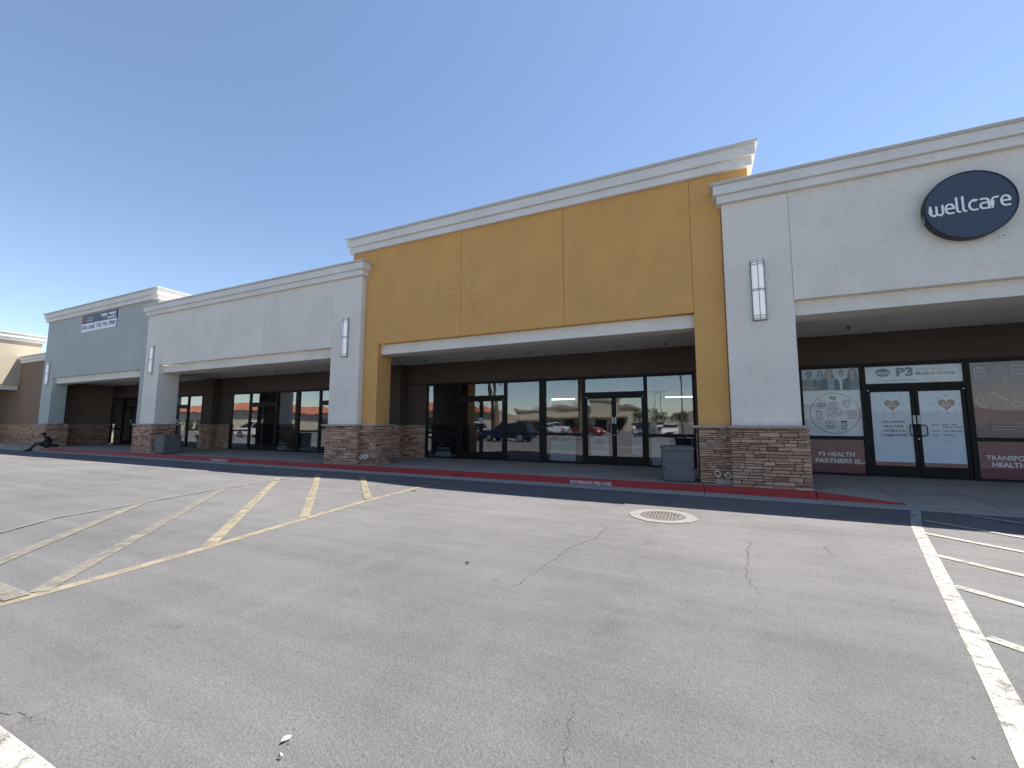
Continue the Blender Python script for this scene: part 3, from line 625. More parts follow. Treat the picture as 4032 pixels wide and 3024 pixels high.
# ---- grey building left of the mustard one
bL = thing('shop_building', (-17.5, 12, .15), 'light grey shop building with two wall lights, left of the mustard one', 'building')
column(bL, M['grey'], -12.045, -10.682, 10.68, 6.74, right=.10, seed=51, capx=(.13, 0))
column(bL, M['grey'], -24.45, -23.22, 10.68, 6.74, right=.9, seed=61, joined=True, capx=(.1, 0))
panels(bL, M['grey'], [-23.22,-15.86,-12.045], 10.68, 4.262, 6.74)
box('beam', M['beam'], bL, -23.22, -12.045, 10.85, 11.57, 3.915, 4.258, .01)
cornice(bL, -24.45, -10.682, 10.68, 6.74, 7.237, 17)
parapet(bL, M['grey'], -24.45, -10.7, 10.68, 6.9, 17)
ceiling(bL, -24.6, -12.2, [(-23.195,13.37),(-18.787,13.45),(-14.2,13.4)], [(-22.48,13.29),(-17.58,13.275)])
backwall(bL, -26.1, -11.905, [(-26.1,-23.40),(-13.04,-11.905)]); pilaster(bL, -25.45, -24.62)
win(bL, -23.40, -21.85); door(bL, -21.85, -19.75); win(bL, -19.75, -18.2, .06, .13); win(bL, -18.2, -16.65, .13, .06); door(bL, -16.65, -14.56); win(bL, -14.56, -13.04)
room(bL, -23.6, -18.25); room(bL, -18.15, -12.9); roof(bL, -24.4, -11.35); rear(bL, -24.4, -11.35)

# ---- blue-grey building with the banner
bT = thing('shop_building', (-30, 12, .15), 'blue grey shop building with a for lease banner on its front', 'building')
column(bT, M['teal'], -36.35, -35.0, 10.90, 7.67, right=.9, seed=71, joined=True, capx=(.1, 0))
column(bT, M['teal'], -25.3, -24.5, 10.90, 7.67, seed=75, joined=True)
panels(bT, M['teal'], [-35.0,-25.3], 10.90, 4.20, 7.67)
box('stucco_panel', M['teal'], bT, -24.495, -24.2, 10.905, 11.07, 6.6, 7.67)
box('beam', M['beam'], bT, -35.0, -25.3, 11.07, 11.60, 3.87, 4.196, .01)
cornice(bT, -36.35, -24.2, 10.90, 7.67, 8.21, 19)
parapet(bT, M['teal'], -36.35, -24.2, 10.90, 7.75, 19)
ceiling(bT, -36.3, -24.65, [(-33.6,13.3),(-29.4,13.4)], [])
backwall(bT, -36.4, -26.105, [])
win(bT, -36.35, -34.8); door(bT, -34.8, -32.7); win(bT, -32.7, -31.2, .06, .13); win(bT, -31.2, -29.6, .13, .06); door(bT, -29.6, -27.5); win(bT, -27.5, -26.1)
room(bT, -36.4, -31.25); room(bT, -31.15, -26.05); roof(bT, -36.3, -24.45); rear(bT, -36.3, -24.45)
sw = box('side_wall', M['tan'], bT, -36.65, -36.36, 11.575, YS+.3, 1.47, 4.3)
box('stone_cap', M['cap'], sw, -36.36, -36.20, 11.62, YS-.03, 1.42, 1.47, .006)
box('base_core', M['mortar'], sw, -36.6, -36.30, 11.62, YS, .1, 1.42)
stones(sw, 'R', 11.62, YS-.03, -36.24, .13, 1.42, 77, True, 1.1)

# ---- low brown connecting building and the beige wing at the corner
bB = thing('connecting_building', (-41, 13, .15), 'low brown wall with stone base linking the blue grey shop to the beige wing', 'building')
box('brown_wall', M['tan'], bB, -50, -36.66, 12.4, 12.7, 1.47, 5.86)
box('stone_cap', M['cap'], bB, -50, -36.66, 12.27, 12.5, 1.42, 1.47, .006)
box('base_core', M['mortar'], bB, -50, -36.66, 12.36, 12.6, .1, 1.42)
stones(bB, 'F', -50, -36.66, 12.29, .13, 1.42, 81, True, 1.15, 1.2)
cornice(bB, -45.05, -36.45, 12.4, 5.86, 6.34, 18, False, False); box('roof', M['roofing'], bB, -45, -36.4, 12.75, 34, 4.45, 4.6)
bE = thing('corner_building', (-51, 11, .15), 'beige sunlit shop wing at the far left corner', 'building')
m = MB().box(-45.35, -45.1, 8.6, 13.3, 4.27, 7.5).box(-58, -45.35, 13.05, 13.3, 4.27, 7.5).box(-58, -45.35, 8.6, 8.85, 4.27, 7.5).box(-58, -57.7, 8.85, 13.05, 0, 7.5).box(-57.7, -49.2, 8.6, 8.85, 0, 4.266)
m.build('wall', M['beige'], bE)
box('beam', M['beam'], bE, -45.95, -45.3, 8.9, 12.38, 3.93, 4.268)
m = MB().box(-58.1, -45.0, 8.5, 13.4, 7.5, 7.72).box(-58.17, -44.93, 8.43, 13.47, 7.721, 8.0).box(-58.2, -44.87, 8.4, 13.5, 8.001, 8.06)
m.build('cornice', M['beam'], bE); box('ceiling', M['ceil'], bE, -49, -45.95, 8.9, 12.38, 4.05, 4.2); box('roof', M['roofing'], bE, -57.6, -45.4, 8.9, 13, 4.5, 4.6)
box('shop_wall', M['brown'], bE, -49.2, -48.9, 8.86, 12.39, 3.17, 4.3); 
for k in range(1):
    y1 = 12.0-1.9*k; w = MB().box(-49.1,-48.95,y1-1.9,y1-1.83,.15,3.17).box(-49.1,-48.95,y1-1.83,y1,3.1,3.17).box(-49.1,-48.95,y1-1.83,y1,.15,.22).build('window', M['bronze'], bE)
    box('pane', M['v_blue'] if k == 0 else M['glass'], w, -49.03, -49.02, y1-1.83, y1, .22, 3.1)
for y in (9.5,):
    box('column', M['beige'], bE, -46.0, -45.11, y-.65, y+.65, .15, 4.266, .01)
box('shop_room', M['room'], bE, -57, -53, 9, 12, .1, 4.4)

# ================================================================== FIXTURES AND SIGNS
def wall_light(x, y, z0, z1, label):
    t = thing('wall_light', (x, y, z0), label, 'wall light', 'tall wall lights on the columns')
    w = .135; d = .085; n = 10
    def half(r, dd, za, zb):
        pts = [(x+r*math.cos(math.pi*i/n), y-.025-dd*math.sin(math.pi*i/n)) for i in range(n+1)]
        k = len(pts); m = MB(); m.v = [(a,b,za) for a,b in pts]+[(a,b,zb) for a,b in pts]
        m.f = [(i,k+i,k+i+1,i+1) for i in range(k-1)]+[tuple(range(k)), tuple(range(2*k-1,k-1,-1)), (0,k-1,2*k-1,k)]; m.m = [0]*len(m.f); return m
    half(w-.012, d, z0+.03, z1-.03).build('diffuser', M['lens'], t, smooth=False)
    box('back_plate', M['sconce'], t, x-w, x+w, y-.025, y, z0, z1)
    zc = (z0+z1)/2
    for zz in (z0+.05, z0+.105, zc-.018, zc+.018, z1-.115, z1-.06):
        half(w, d+.014, zz-.0065, zz+.0065).build('band', M['sconce'], t)
    for a in (-w+.006, 0, w-.006):
        yy = y-.025-(d+.014)*math.sqrt(max(0, 1-(a/w)**2))
        box('bar', M['sconce'], t, x+a-.0055, x+a+.0055, yy-.006, yy+.005, z0, z1)
wall_light(1.318, 10.68, 3.86, 5.27, 'tall white wall light on the column beside the round navy sign')
wall_light(-11.36, 10.68, 3.86, 5.25, 'tall white wall light on the grey column touching the mustard front')
wall_light(-23.84, 10.68, 3.86, 5.23, 'tall white wall light on the grey column next to the blue grey front')
wall_light(-35.68, 10.90, 3.80, 5.15, 'tall white wall light on the blue grey column')

# round sign with stroke lettering
sg = thing('round_sign', (4.875, 10.68, 5.08), 'round navy shop sign with white wellcare lettering on grey wall', 'sign')
cx, cz, rr = 4.875, 5.742, .665
m = MB(); n = 72
ring_ = [(cx+rr*math.cos(2*math.pi*i/n), cz+rr*math.sin(2*math.pi*i/n)) for i in range(n)]
m.prism_y(ring_, 10.525, 10.66); m.build('cabinet', M['sign_side'], sg)
Flat().ell(cx, cz, rr-.012, rr-.012, 72).build('sign_face', M['navy'], sg, 10.524, .006)
Flat().circle(cx, cz, rr-.006, rr-.006, .02, 72).build('rim', M['sign_side'], sg, 10.524, .016)
def arc(cx_, cz_, rx, rz, a0, a1, n=14): return [(cx_+rx*math.cos(R(a0+(a1-a0)*i/n)), cz_+rz*math.sin(R(a0+(a1-a0)*i/n))) for i in range(n+1)]
def glyph(ch, x, u):   # x-height 1 unit = u; returns strokes and advance
    h = u; w = .80*u
    if ch == 'w':
        q = .62*u
        return [[(x,h),(x,.30*u)]+arc(x+.30*u,.30*u,.30*u,.30*u,180,270,6)+[(x+.42*u,0)]+arc(x+.42*u,.20*u,.20*u,.20*u,-90,0,5)+[(x+q,.92*h)],
                [(x+q,.30*u)]+arc(x+q+.30*u,.30*u,.30*u,.30*u,180,270,6)+[(x+q+.42*u,0)]+arc(x+q+.42*u,.20*u,.20*u,.20*u,-90,0,5)+[(x+2*q,h)]], 2*q
    if ch == 'e': return [[(x+.02*u,.52*h),(x+w,.52*h)]+arc(x+w/2,h/2+.04*u,w/2,h/2-.04*u,0,180,12)+arc(x+w/2,h/2-.02*u,w/2,h/2-.02*u,180,270,8)+[(x+w*.92,0.02*u)]], w
    if ch == 'l': return [[(x,1.55*h),(x,.28*u)]+arc(x+.26*u,.26*u,.26*u,.26*u,180,270,5)], .30*u
    if ch == 'c': return [[(x+w*.92,h)]+[(x+w/2,h)]+arc(x+w/2,h/2,w/2,h/2,90,270,14)+[(x+w*.92,0)]], w*.92
    if ch == 'a': return [[(x+.08*u,h)]+[(x+w*.6,h)]+arc(x+w-.3*u,h-.3*u,.3*u,.3*u,90,0,6)+[(x+w,0),(x+.34*u,0)]+arc(x+.30*u,.29*u,.30*u,.29*u,270,90,8)+[(x+w,.58*h)]], w
    if ch == 'r': return [[(x,0),(x,.66*h)]+arc(x+.34*u,.66*h,.34*u,.34*h,180,90,6)+[(x+.58*u,h)]], .56*u
    return [], .4*u
fl = Flat(); x = 0; strokes = []; u = 1.0
for ch in 'wellcare':
    st, adv = glyph(ch, x, u); strokes += st; x += adv+.30*u
tw = x-.30; sc = (5.42-4.30)/tw
for st in strokes: fl.ribbon([(4.30+px*sc, 5.615+pz*sc*1.28) for px, pz in st], .032)
fl.build('lettering', M['sign_white'], sg, 10.517, .012)
for q in range(3): box('mount_clip', M['steel'], sg, cx-rr-.012, cx-rr+.008, 10.545, 10.60, 5.62-.05*q, 5.645-.05*q)
tm = thing('badge', (5.35, 10.68, 5.03), 'small white oval trademark badge below the round sign', 'badge')
m = MB(); m.prism_y([(5.35+.048*math.cos(2*math.pi*i/24), 5.09+.035*math.sin(2*math.pi*i/24)) for i in range(24)], 10.655, 10.68); m.build('plate', M['sign_white'], tm)
Flat().text('TM', 5.324, 5.376, 5.076, .027, .03).build('lettering', M['navy'], tm, 10.654, .002)

# banner
bn = thing('banner', (-30, 10.88, 6.64), 'navy and white for lease banner hung on the blue grey front', 'banner')
m = MB(); nn = 14
for i in range(nn+1):
    xx = -31.96+3.90*i/nn; yy = 10.872+.006*math.sin(i*1.7)
    m.v += [(xx,yy,6.655),(xx,yy,7.12),(xx,yy,7.605),(xx,yy+.01,6.655),(xx,yy+.01,7.12),(xx,yy+.01,7.605)]
for i in range(nn):
    a = 6*i; b = a+6
    m.f += [(a,b,b+1,a+1),(a+1,b+1,b+2,a+2),(a+3,a+4,b+4,b+3),(a+4,a+5,b+5,b+4),(a,a+3,b+3,b),(a+2,b+2,b+5,a+5)]; m.m += [0,1,0,1,0,1]
m.build('sheet', [M['v_bwhite'], M['v_banner']], bn)
yb = 10.864
Flat().text('FOR LEASE', -31.86, -30.42, 6.80, .22, .006).build('lettering', M['v_banner'], bn, yb)
Flat().text('702 796 7900', -30.22, -28.16, 6.80, .24, .0).build('lettering', M['v_banner'], bn, yb)
Flat().text('CUSHMAN &', -31.42, -30.62, 7.36, .10, .0).text('WAKEFIELD', -31.42, -30.62, 7.22, .10, .0).build('lettering', M['v_bwhite'], bn, yb)
f = Flat()
for k, (a, h_) in enumerate([(-31.84,.12),(-31.77,.18),(-31.70,.25),(-31.63,.31),(-31.56,.22)]): f.poly([(a,7.19),(a+.055,7.19),(a+.055,7.19+h_),(a,7.19+h_-.04)])
f.build('logo', M['v_red'], bn, yb)
Flat().ribbon([(-30.50,7.46),(-30.36,7.2)], .02).build('logo', M['v_grey'], bn, yb)
f = Flat(); f.rect(-29.82,-29.12,7.41,7.50).rect(-28.95,-28.2,7.41,7.50).rect(-29.6,-29.15,7.33,7.37).rect(-28.7,-28.22,7.33,7.37).rect(-29.1,-28.2,7.20,7.27)
f.build('small_print', M['v_bwhite'], bn, yb)

# ------------------------------------------------------------------ printed windows of the right-hand shop
def graphic(name, x0, x1, z0, z1, mat, label, y=YS+.046, cat='window graphic'):
    t = thing(name, ((x0+x1)/2, y, z0), label, cat)
    box('vinyl_sheet', mat, t, x0, x1, y, y+.003, z0, z1); return t
YG = YS+.0455
g1 = graphic('window_graphic', 2.722, 4.053, 2.49, 3.104, M['backdrop'], 'printed window photo of a team of medical staff above the icon circle')
def staff(xc, zt, s, skin, top, hairlong=True, white=False):
    Flat().ell(xc, zt-.115*s, .10*s, .118*s).build('hair', M['hair'], g1, YG-.001, .0004)
    if hairlong: Flat().poly([(xc-.105*s,zt-.13*s),(xc-.14*s,zt-.33*s),(xc+.14*s,zt-.33*s),(xc+.105*s,zt-.13*s)]).build('hair', M['hair'], g1, YG-.0012, .0004)
    b = max(2.4905, zt-.9*s)
    Flat().poly([(xc-.27*s,b),(xc+.27*s,b),(xc+.25*s,zt-.36*s),(xc+.15*s,zt-.285*s),(xc-.15*s,zt-.285*s),(xc-.25*s,zt-.36*s)]).build('scrubs', top, g1, YG-.002, .0004)
    Flat().poly([(xc-.06*s,zt-.275*s),(xc,zt-.38*s),(xc+.06*s,zt-.275*s),(xc+.04*s,zt-.18*s),(xc-.04*s,zt-.18*s)]).build('neck', skin, g1, YG-.0024, .0004)
    Flat().ell(xc, zt-.135*s, .078*s, .098*s).build('face', skin, g1, YG-.0028, .0004)
    f = Flat().rect(xc-.045*s,xc-.015*s,zt-.125*s,zt-.112*s).rect(xc+.015*s,xc+.045*s,zt-.125*s,zt-.112*s); f.build('eyes', M['hair'], g1, YG-.0032, .0003)
    Flat().rect(xc-.03*s,xc+.03*s,zt-.19*s,zt-.178*s).build('mouth', M['v_heart'], g1, YG-.0032, .0003)
staff(3.165, 3.075, .62, M['skinB'], M['scrubA'], True)
staff(3.66, 3.06, .66, M['skinB'], M['coat'], False)
staff(2.90, 3.06, .86, M['skinA'], M['scrubC'], False)
staff(3.37, 3.085, .90, M['skinB'], M['scrubA'], True)
staff(3.90, 3.09, .90, M['skinB'], M['scrubB'], True)
Flat().poly([(2.724,2.64),(2.80,2.54),(3.10,2.53),(3.12,2.60),(2.92,2.62)]).build('crossed_arm', M['skinA'], g1, YG-.0036, .0003)

g2 = graphic('window_graphic', 2.722, 4.053, 1.216, 2.489, M['v_white'], 'white window print with a ring of health icons round a heart')
Flat().circle(3.44, 1.845, .565, .56, .013).build('ring', M['v_navy'], g2, YG)
f = Flat()
hp = [(3.44+.17*(16*math.sin(t)**3)/16, 1.86+.15*(13*math.cos(t)-5*math.cos(2*t)-2*math.cos(3*t)-math.cos(4*t))/16) for t in [R(-150+300*i/40) for i in range(41)]]
f.ribbon(hp, .012).circle(3.30,1.77,.022,.022,.009,14).build('heart_icon', M['v_navy'], g2, YG)
Flat().heart(3.425, 2.27, .16).build('heart_icon', M['v_navy'], g2, YG)
Flat().ribbon([(3.385,2.275),(3.415,2.245),(3.475,2.325)], .014).build('check_mark', M['v_white'], g2, YG-.0016)
f = Flat()
for dx in (0, .10): f.circle(3.10+dx, 2.19-.02*(dx>0), .034,.04,.010,14).ribbon([(3.05+dx,2.08),(3.06+dx,2.12),(3.10+dx,2.14),(3.14+dx,2.12),(3.15+dx,2.08),(3.05+dx,2.08)], .010)
f.build('people_icon', M['v_navy'], g2, YG)
f = Flat().ribbon([(3.64,2.07),(3.82,2.07),(3.82,2.20),(3.67,2.20),(3.67,2.07)], .011).ribbon([(3.67,2.17),(3.64,2.17),(3.64,2.07)], .010).rect(3.70,3.79,2.165,2.178).heart(3.775,2.12,.04).rect(3.69,3.74,2.10,2.11).rect(3.69,3.74,2.125,2.135)
f.build('card_icon', M['v_navy'], g2, YG)
f = Flat().ribbon([(3.02,1.74),(3.14,1.74),(3.14,1.90),(3.02,1.90)], .013, True).rect(3.055,3.105,1.885,1.925).ribbon([(3.05,1.82),(3.07,1.80),(3.11,1.85)], .010).rect(3.045,3.115,1.765,1.775)
f.build('clipboard_icon', M['v_navy'], g2, YG)
f = Flat().ribbon([(3.74,1.77),(3.93,1.77),(3.93,1.91),(3.74,1.91)], .010, True).ribbon([(3.77,1.795),(3.90,1.795),(3.90,1.885),(3.77,1.885)], .007, True).rect(3.79,3.88,1.83,1.85)
f.build('card_icon', M['v_navy'], g2, YG)
f = Flat().ribbon([(3.24,1.50),(3.24,1.62),(3.40,1.62),(3.40,1.50)], .010).poly([(3.21,1.475),(3.43,1.475),(3.41,1.50),(3.23,1.50)]).heart(3.32,1.56,.05); f.build('laptop_icon', M['v_navy'], g2, YG)
f = Flat().rect(3.57,3.71,1.60,1.635).ribbon([(3.585,1.47),(3.695,1.47),(3.695,1.60),(3.585,1.60)], .011, True).circle(3.66,1.515,.022,.022,.008,14).rect(3.61,3.67,1.555,1.57); f.build('bottle_icon', M['v_navy'], g2, YG)
f = Flat()
for (a, b, z) in [(3.34,3.53,2.155),(3.36,3.51,2.13),(3.04,3.22,2.045),(3.07,3.19,2.02),(3.66,3.82,2.035),(3.69,3.79,2.01),(2.98,3.19,1.70),(3.02,3.15,1.675),(3.74,3.94,1.725),(3.77,3.91,1.70),(3.21,3.44,1.44),(3.25,3.40,1.415),(3.56,3.72,1.43),(3.58,3.70,1.405),(3.36,3.52,1.885),(3.34,3.54,1.855),(3.38,3.50,1.825)]:
    f.rect(a, b, z-.006, z+.006)
f.build('small_print', M['v_grey'], g2, YG)
g3 = graphic('window_graphic', 2.722, 4.053, .206, 1.119, M['v_mar'], 'maroon window print reading P3 Health Partners Is')
Flat().text('P3 HEALTH', 3.008, 3.825, .655, .115, .028).text('PARTNERS IS...', 2.935, 4.04, .475, .115, .028).build('lettering', M['v_off'], g3, YG)

g4 = graphic('window_graphic', 4.17, 6.16, 2.636, 3.104, M['v_white'], 'white print above the doors reading P3 Medical Group')
Flat().ell(4.565, 2.935, .16, .115, 40).build('emblem', M['v_grey'], g4, YG)
Flat().poly([(4.42,2.925),(4.50,2.945),(4.56,2.925),(4.63,2.95),(4.71,2.93),(4.70,2.90),(4.62,2.915),(4.56,2.895),(4.50,2.91),(4.43,2.90)]).build('emblem', M['v_white'], g4, YG-.0016)
Flat().text('P3', 4.845, 5.20, 2.835, .215, .05).build('lettering', M['v_grey'], g4, YG)
Flat().text('Medical Group', 5.245, 6.02, 2.845, .095, .010).build('lettering', M['v_grey'], g4, YG)
Flat().text('Health Partners', 5.245, 5.86, 2.965, .070).build('lettering', M['v_icon'], g4, YG)
Flat().text('A Primary Care Partnership', 4.44, 5.23, 2.705, .045).build('lettering', M['v_grey'], g4, YG)

def rays(t, cx_, cz_):
    f = Flat()
    for k in range(8):
        a = R(45*k+90); r0 = .215 if k % 2 == 0 else .23
        f.ribbon([(cx_+r0*math.cos(a)*1.02, cz_+r0*.92*math.sin(a)), (cx_+(r0+.065)*math.cos(a)*1.02, cz_+(r0+.065)*.92*math.sin(a))], .012)
    f.build('rays', M['v_grey'], t, YD)
YD = YS+.0345
def door_print(x0, x1, hx, label):
    t = thing('door_graphic', ((x0+x1)/2, YS+.036, .45), label, 'window graphic')
    box('vinyl_sheet', M['v_blue'], t, x0, x1, YS+.035, YS+.038, .545, 2.409)
    box('maroon_strip', M['v_mar'], t, x0, x1, YS+.035, YS+.038, .446, .544)
    Flat().heart(hx, 2.06, .33).build('heart', M['v_heart'], t, YD); rays(t, hx, 2.055)
    Flat().text('Get the', hx-.09, hx+.03, 2.085, .03, .02).text('care you', hx-.10, hx+.09, 2.045, .028, .02).text('DESERVE', hx-.10, hx+.10, 2.000, .030, .02).build('lettering', M['v_off'], t, YD-.0016)
    return t
d1 = door_print(4.255, 5.078, 4.70, 'pale blue door print with maroon heart and the words we support healthier patients')
f = Flat()
for k, (s_, a, b) in enumerate([('WE SUPPORT',4.455,4.955),('HEALTHIER',4.50,4.91),('PATIENTS &',4.49,4.925),('COMMUNITIES.',4.43,4.97)]): f.text(s_, a, b, 1.575-.118*k, .06, .028)
f.rect(4.63,4.76,1.10,1.108).build('lettering', M['v_navy'], d1, YD)
d2 = door_print(5.252, 6.075, 5.79, 'pale blue door print with maroon heart and opening hours')
f = Flat()
for s_, a, b, z in [('Hours:',5.46,5.61,1.52),('8AM - 5PM',5.67,5.935,1.52),('MONDAY - FRIDAY',5.67,6.06,1.455),('Phone:',5.465,5.62,1.352),('(702) 205-9465',5.67,6.05,1.352),('Visit:',5.47,5.58,1.245),('P3NV.org',5.68,5.92,1.245)]: f.text(s_, a, b, z, .038, .02)
f.rect(5.73,5.88,1.10,1.108).build('lettering', M['v_navy'], d2, YD)
g5 = graphic('window_graphic', 6.277, 7.65, 1.216, 3.104, M['v_mauve'], 'dusky mauve window print with pale medical icons at the right edge')
f = Flat().ribbon([(6.38,2.70),(6.56,2.70),(6.56,2.96),(6.38,2.96)], .014, True).rect(6.43,6.51,2.94,2.99).heart(6.47,2.86,.09,.012).rect(6.42,6.52,2.745,2.755); f.build('clipboard_icon', M['v_icon'], g5, YG)
f = Flat().ribbon([(6.78,2.60),(6.77,2.68),(6.72,2.69),(6.72,2.74),(6.69,2.76),(6.72,2.82)]+arc(6.84,2.82,.12,.12,180,0,10)+[(6.95,2.74),(6.91,2.66),(6.91,2.58)], .013).circle(6.84,2.82,.06,.05,.012,16); f.build('head_icon', M['v_icon'], g5, YG)
f = Flat().ribbon([(7.06,2.78),(7.36,2.78),(7.36,2.99),(7.06,2.99)], .014, True).ribbon([(7.09,2.88),(7.15,2.88),(7.18,2.94),(7.22,2.83),(7.26,2.90),(7.33,2.90)], .011); f.build('monitor_icon', M['v_icon'], g5, YG)
f = Flat().ribbon([(6.66,2.33),(6.72,2.30),(6.93,2.12)], .03).ribbon([(6.70,2.22),(6.60,2.34)], .012); f.build('syringe_icon', M['v_icon'], g5, YG)
f = Flat().ribbon(arc(6.42,2.15,.06,.09,-180,180,16), .011).ribbon([(6.42,2.06),(6.42,1.98),(6.48,1.96)], .011).circle(6.50,1.99,.03,.03,.01,12); f.build('stethoscope_icon', M['v_icon'], g5, YG)
f = Flat().circle(7.10,2.20,.07,.075,.012,16).ribbon([(6.98,1.98),(7.0,2.07),(7.10,2.11),(7.20,2.07),(7.22,1.98)], .012, True); f.build('person_icon', M['v_icon'], g5, YG)
f = Flat()
for k, (a, b) in enumerate([(6.60,7.15),(6.60,7.25),(6.60,7.05)]): f.rect(a, b, 1.55-.07*k, 1.562-.07*k)
f.circle(6.46,1.53,.05,.05,.01,14).build('small_print', M['v_icon'], g5, YG)
g6 = graphic('window_graphic', 6.277, 7.65, .206, 1.119, M['v_mar'], 'maroon window print reading Transforming Healthcare, cut by the right edge')
Flat().text('TRANSFORMING', 6.425, 7.60, .66, .118, .028).text('HEALTHCARE', 6.527, 7.52, .495, .118, .028).build('lettering', M['v_off'], g6, YG)

# ------------------------------------------------------------------ posters in the mustard and grey shops
def poster(x0, x1, z0, zm, z1, top, bot, label, lines=(), y=YS+.06):
    t = thing('window_poster', ((x0+x1)/2, y, z0), label, 'poster')
    m = MB().box(x0, x1, y, y+.004, z0, zm, 0).box(x0, x1, y, y+.004, zm, z1, 1); m.build('sheet', [bot, top], t)
    for s_, a, b, z, h_, mt in lines: Flat().text(s_, a, b, z, h_, .018).build('lettering', M[mt], t, y-.0006)
    return t
t = poster(-4.98,-4.05,.235,.575,.99, M['v_teal'], M['v_bwhite'], 'teal and white poster low in the window left of the doors, mustard shop', [('P3',-4.90,-4.74,.46,.07,'v_navy')], YS+.05)
f = Flat().rect(-4.90,-4.35,.85,.875).rect(-4.90,-4.55,.80,.82).rect(-4.72,-4.52,.485,.50).rect(-4.72,-4.58,.465,.475).rect(-4.92,-4.2,.36,.37); f.build('small_print', M['v_sky'], t, YS+.0494)
m = MB(); zz = [1.09+.02*math.sin(i*.9)+.015*math.sin(i*2.3) for i in range(15)]
for i, z in enumerate(zz): m.v += [(-5.05+1.15*i/14, YS+.19+.02*math.sin(i*1.7), z-.05-.02*math.cos(i)), (-5.05+1.15*i/14, YS+.21+.02*math.cos(i*1.3), z+.02)]
m.f = [(2*i,2*i+2,2*i+3,2*i+1) for i in range(14)]; m.m = [0]*14
sh = m.build('crumpled_sheet', M['white_pl'], None); tag(sh, 'crumpled white plastic sheet above the teal poster', 'plastic sheet')
t = poster(-3.50,-2.88,.46,.82,1.12, M['v_sky'], M['v_bwhite'], 'white poster with printed portrait in the left glass door, mustard shop', (), YS+.05)
Flat().ell(-3.19,.93,.16,.10).rect(-3.42,-3.05,.735,.755).rect(-3.42,-3.0,.66,.69).build('small_print', M['v_grey'], t, YS+.0494)
t = poster(-2.10,-1.79,.54,.86,1.16, M['v_teal'], M['v_bwhite'], 'teal and white poster in the right glass door, mustard shop', (), YS+.05)
Flat().rect(-2.05,-1.85,1.0,1.02).rect(-2.05,-1.88,.95,.965).rect(-2.04,-1.86,.72,.735).build('small_print', M['v_sky'], t, YS+.0494)
t = poster(-.93,-.33,.78,.80,1.08, M['black'], M['black'], 'black notice in the window behind the grey bin', (), YS+.05)
f = Flat()
for k in range(4): f.rect(-.86+.03*(k%2), -.42-.05*(k%3), .85+.055*k, .868+.055*k)
f.build('small_print', M['v_grey'], t, YS+.0494)
box('backing_board', M['v_white'], t, -1.5, -.24, YS+.2, YS+.21, .16, 1.08)
for x0, who, in ((-9.95, 'window left of the mustard shop doors'), (-19.62, 'window of the grey shop')):
    t = poster(x0, x0+.70, .215, .425, .80, M['black'], M['v_sky'], 'black and blue AVAILABLE notice in the '+who, [('AVAILABLE', x0+.05, x0+.65, .50, .085, 'v_bwhite')], YS+.045)
    Flat().text('702 796 7900', x0+.06, x0+.62, .24, .055, .02).rect(x0+.06,x0+.55,.345,.36).rect(x0+.06,x0+.50,.375,.39).build('small_print', M['v_navy'], t, YS+.0444)
    Flat().text('CUSHMAN', x0+.16, x0+.40, .67, .035, .02).build('small_print', M['v_bwhite'], t, YS+.0444)
for x0, x1, lab in ((-6.3,-5.2,'lit tube lamp inside, left window of the mustard shop'),):
    pass
for x0, x1, lab in ((-5.16,-4.22,'lit strip lamp under the shop ceiling behind the left poster window'), (-1.45,.0,'lit strip lamp under the shop ceiling behind the right window')):
    yl, zl = (15.0, 2.45) if x0 < -4 else (20.2, 2.76)
    t = thing('strip_lamp', ((x0+x1)/2, yl, zl), lab, 'lamp')
    box('housing', M['white_pl'], t, x0, x1, yl-.05, yl+.05, zl+.03, zl+.07); box('tube', M['lamp_tube'], t, x0+.03, x1-.03, yl-.015, yl+.015, zl, zl+.03)
    for q in (x0+.15, x1-.15): MB().tube((q,yl,zl+.07),(q,yl,3.3),.006,n=6).build('hanger', M['steel'], t)

# ------------------------------------------------------------------ bins, pipes, manhole, litter
def bin_box(px, py, w, d, h, rot, label):
    t = thing('waste_bin', (px, py, .15), label, 'bin', 'grey box bins under the arcade')
    Rm = Matrix.Translation((px, py, .15)) @ Matrix.Rotation(R(rot), 4, 'Z')
    def bx(name, mat, x0, x1, y0, y1, z0, z1, par=t, bev=.012):
        m = MB().box(x0, x1, y0, y1, z0, z1); m.v = [tuple(Rm @ Vector(v)) for v in m.v]; return m.build(name, mat, par, bev)
    b = bx('body', M['bin'], -w/2, w/2, -d/2, d/2, .03, h-.10)
    bx('plinth', M['bin_d'], -w/2+.02, w/2-.02, -d/2+.02, d/2-.02, 0, .03, b, 0)
    l_ = bx('lid', M['bin'], -w/2-.02, w/2+.02, -d/2-.02, d/2+.02, h-.10, h-.02)
    bx('lid_top', M['bin'], -w/2+.02, w/2-.02, -d/2+.02, d/2-.02, h-.021, h, l_, .01)
    bx('door_panel', M['bin'], -w/2+.07, w/2-.05, -d/2-.012, -d/2, .44, h-.15, b, .004); bx('door_panel', M['bin'], -w/2+.07, w/2-.05, -d/2-.012, -d/2, .06, .425, b, .004)
    bx('side_panel', M['bin'], w/2, w/2+.010, -d/2+.06, d/2-.06, .06, h-.15, b, .004)
    bx('door_latch', M['bin_d'], -w/2+.02, -w/2+.05, -d/2-.02, -d/2, .28, .34, b, .003); bx('door_latch', M['bin_d'], w/2-.045, w/2-.02, -d/2-.01, -d/2, .28, .34, b, .003)
bin_box(-.56, 11.02, .68, .62, .85, 8, 'grey box bin standing beside the mustard column, near the round pipes')
bin_box(-22.15, 10.80, .78, .66, .84, 0, 'grey box bin in front of the far grey column')
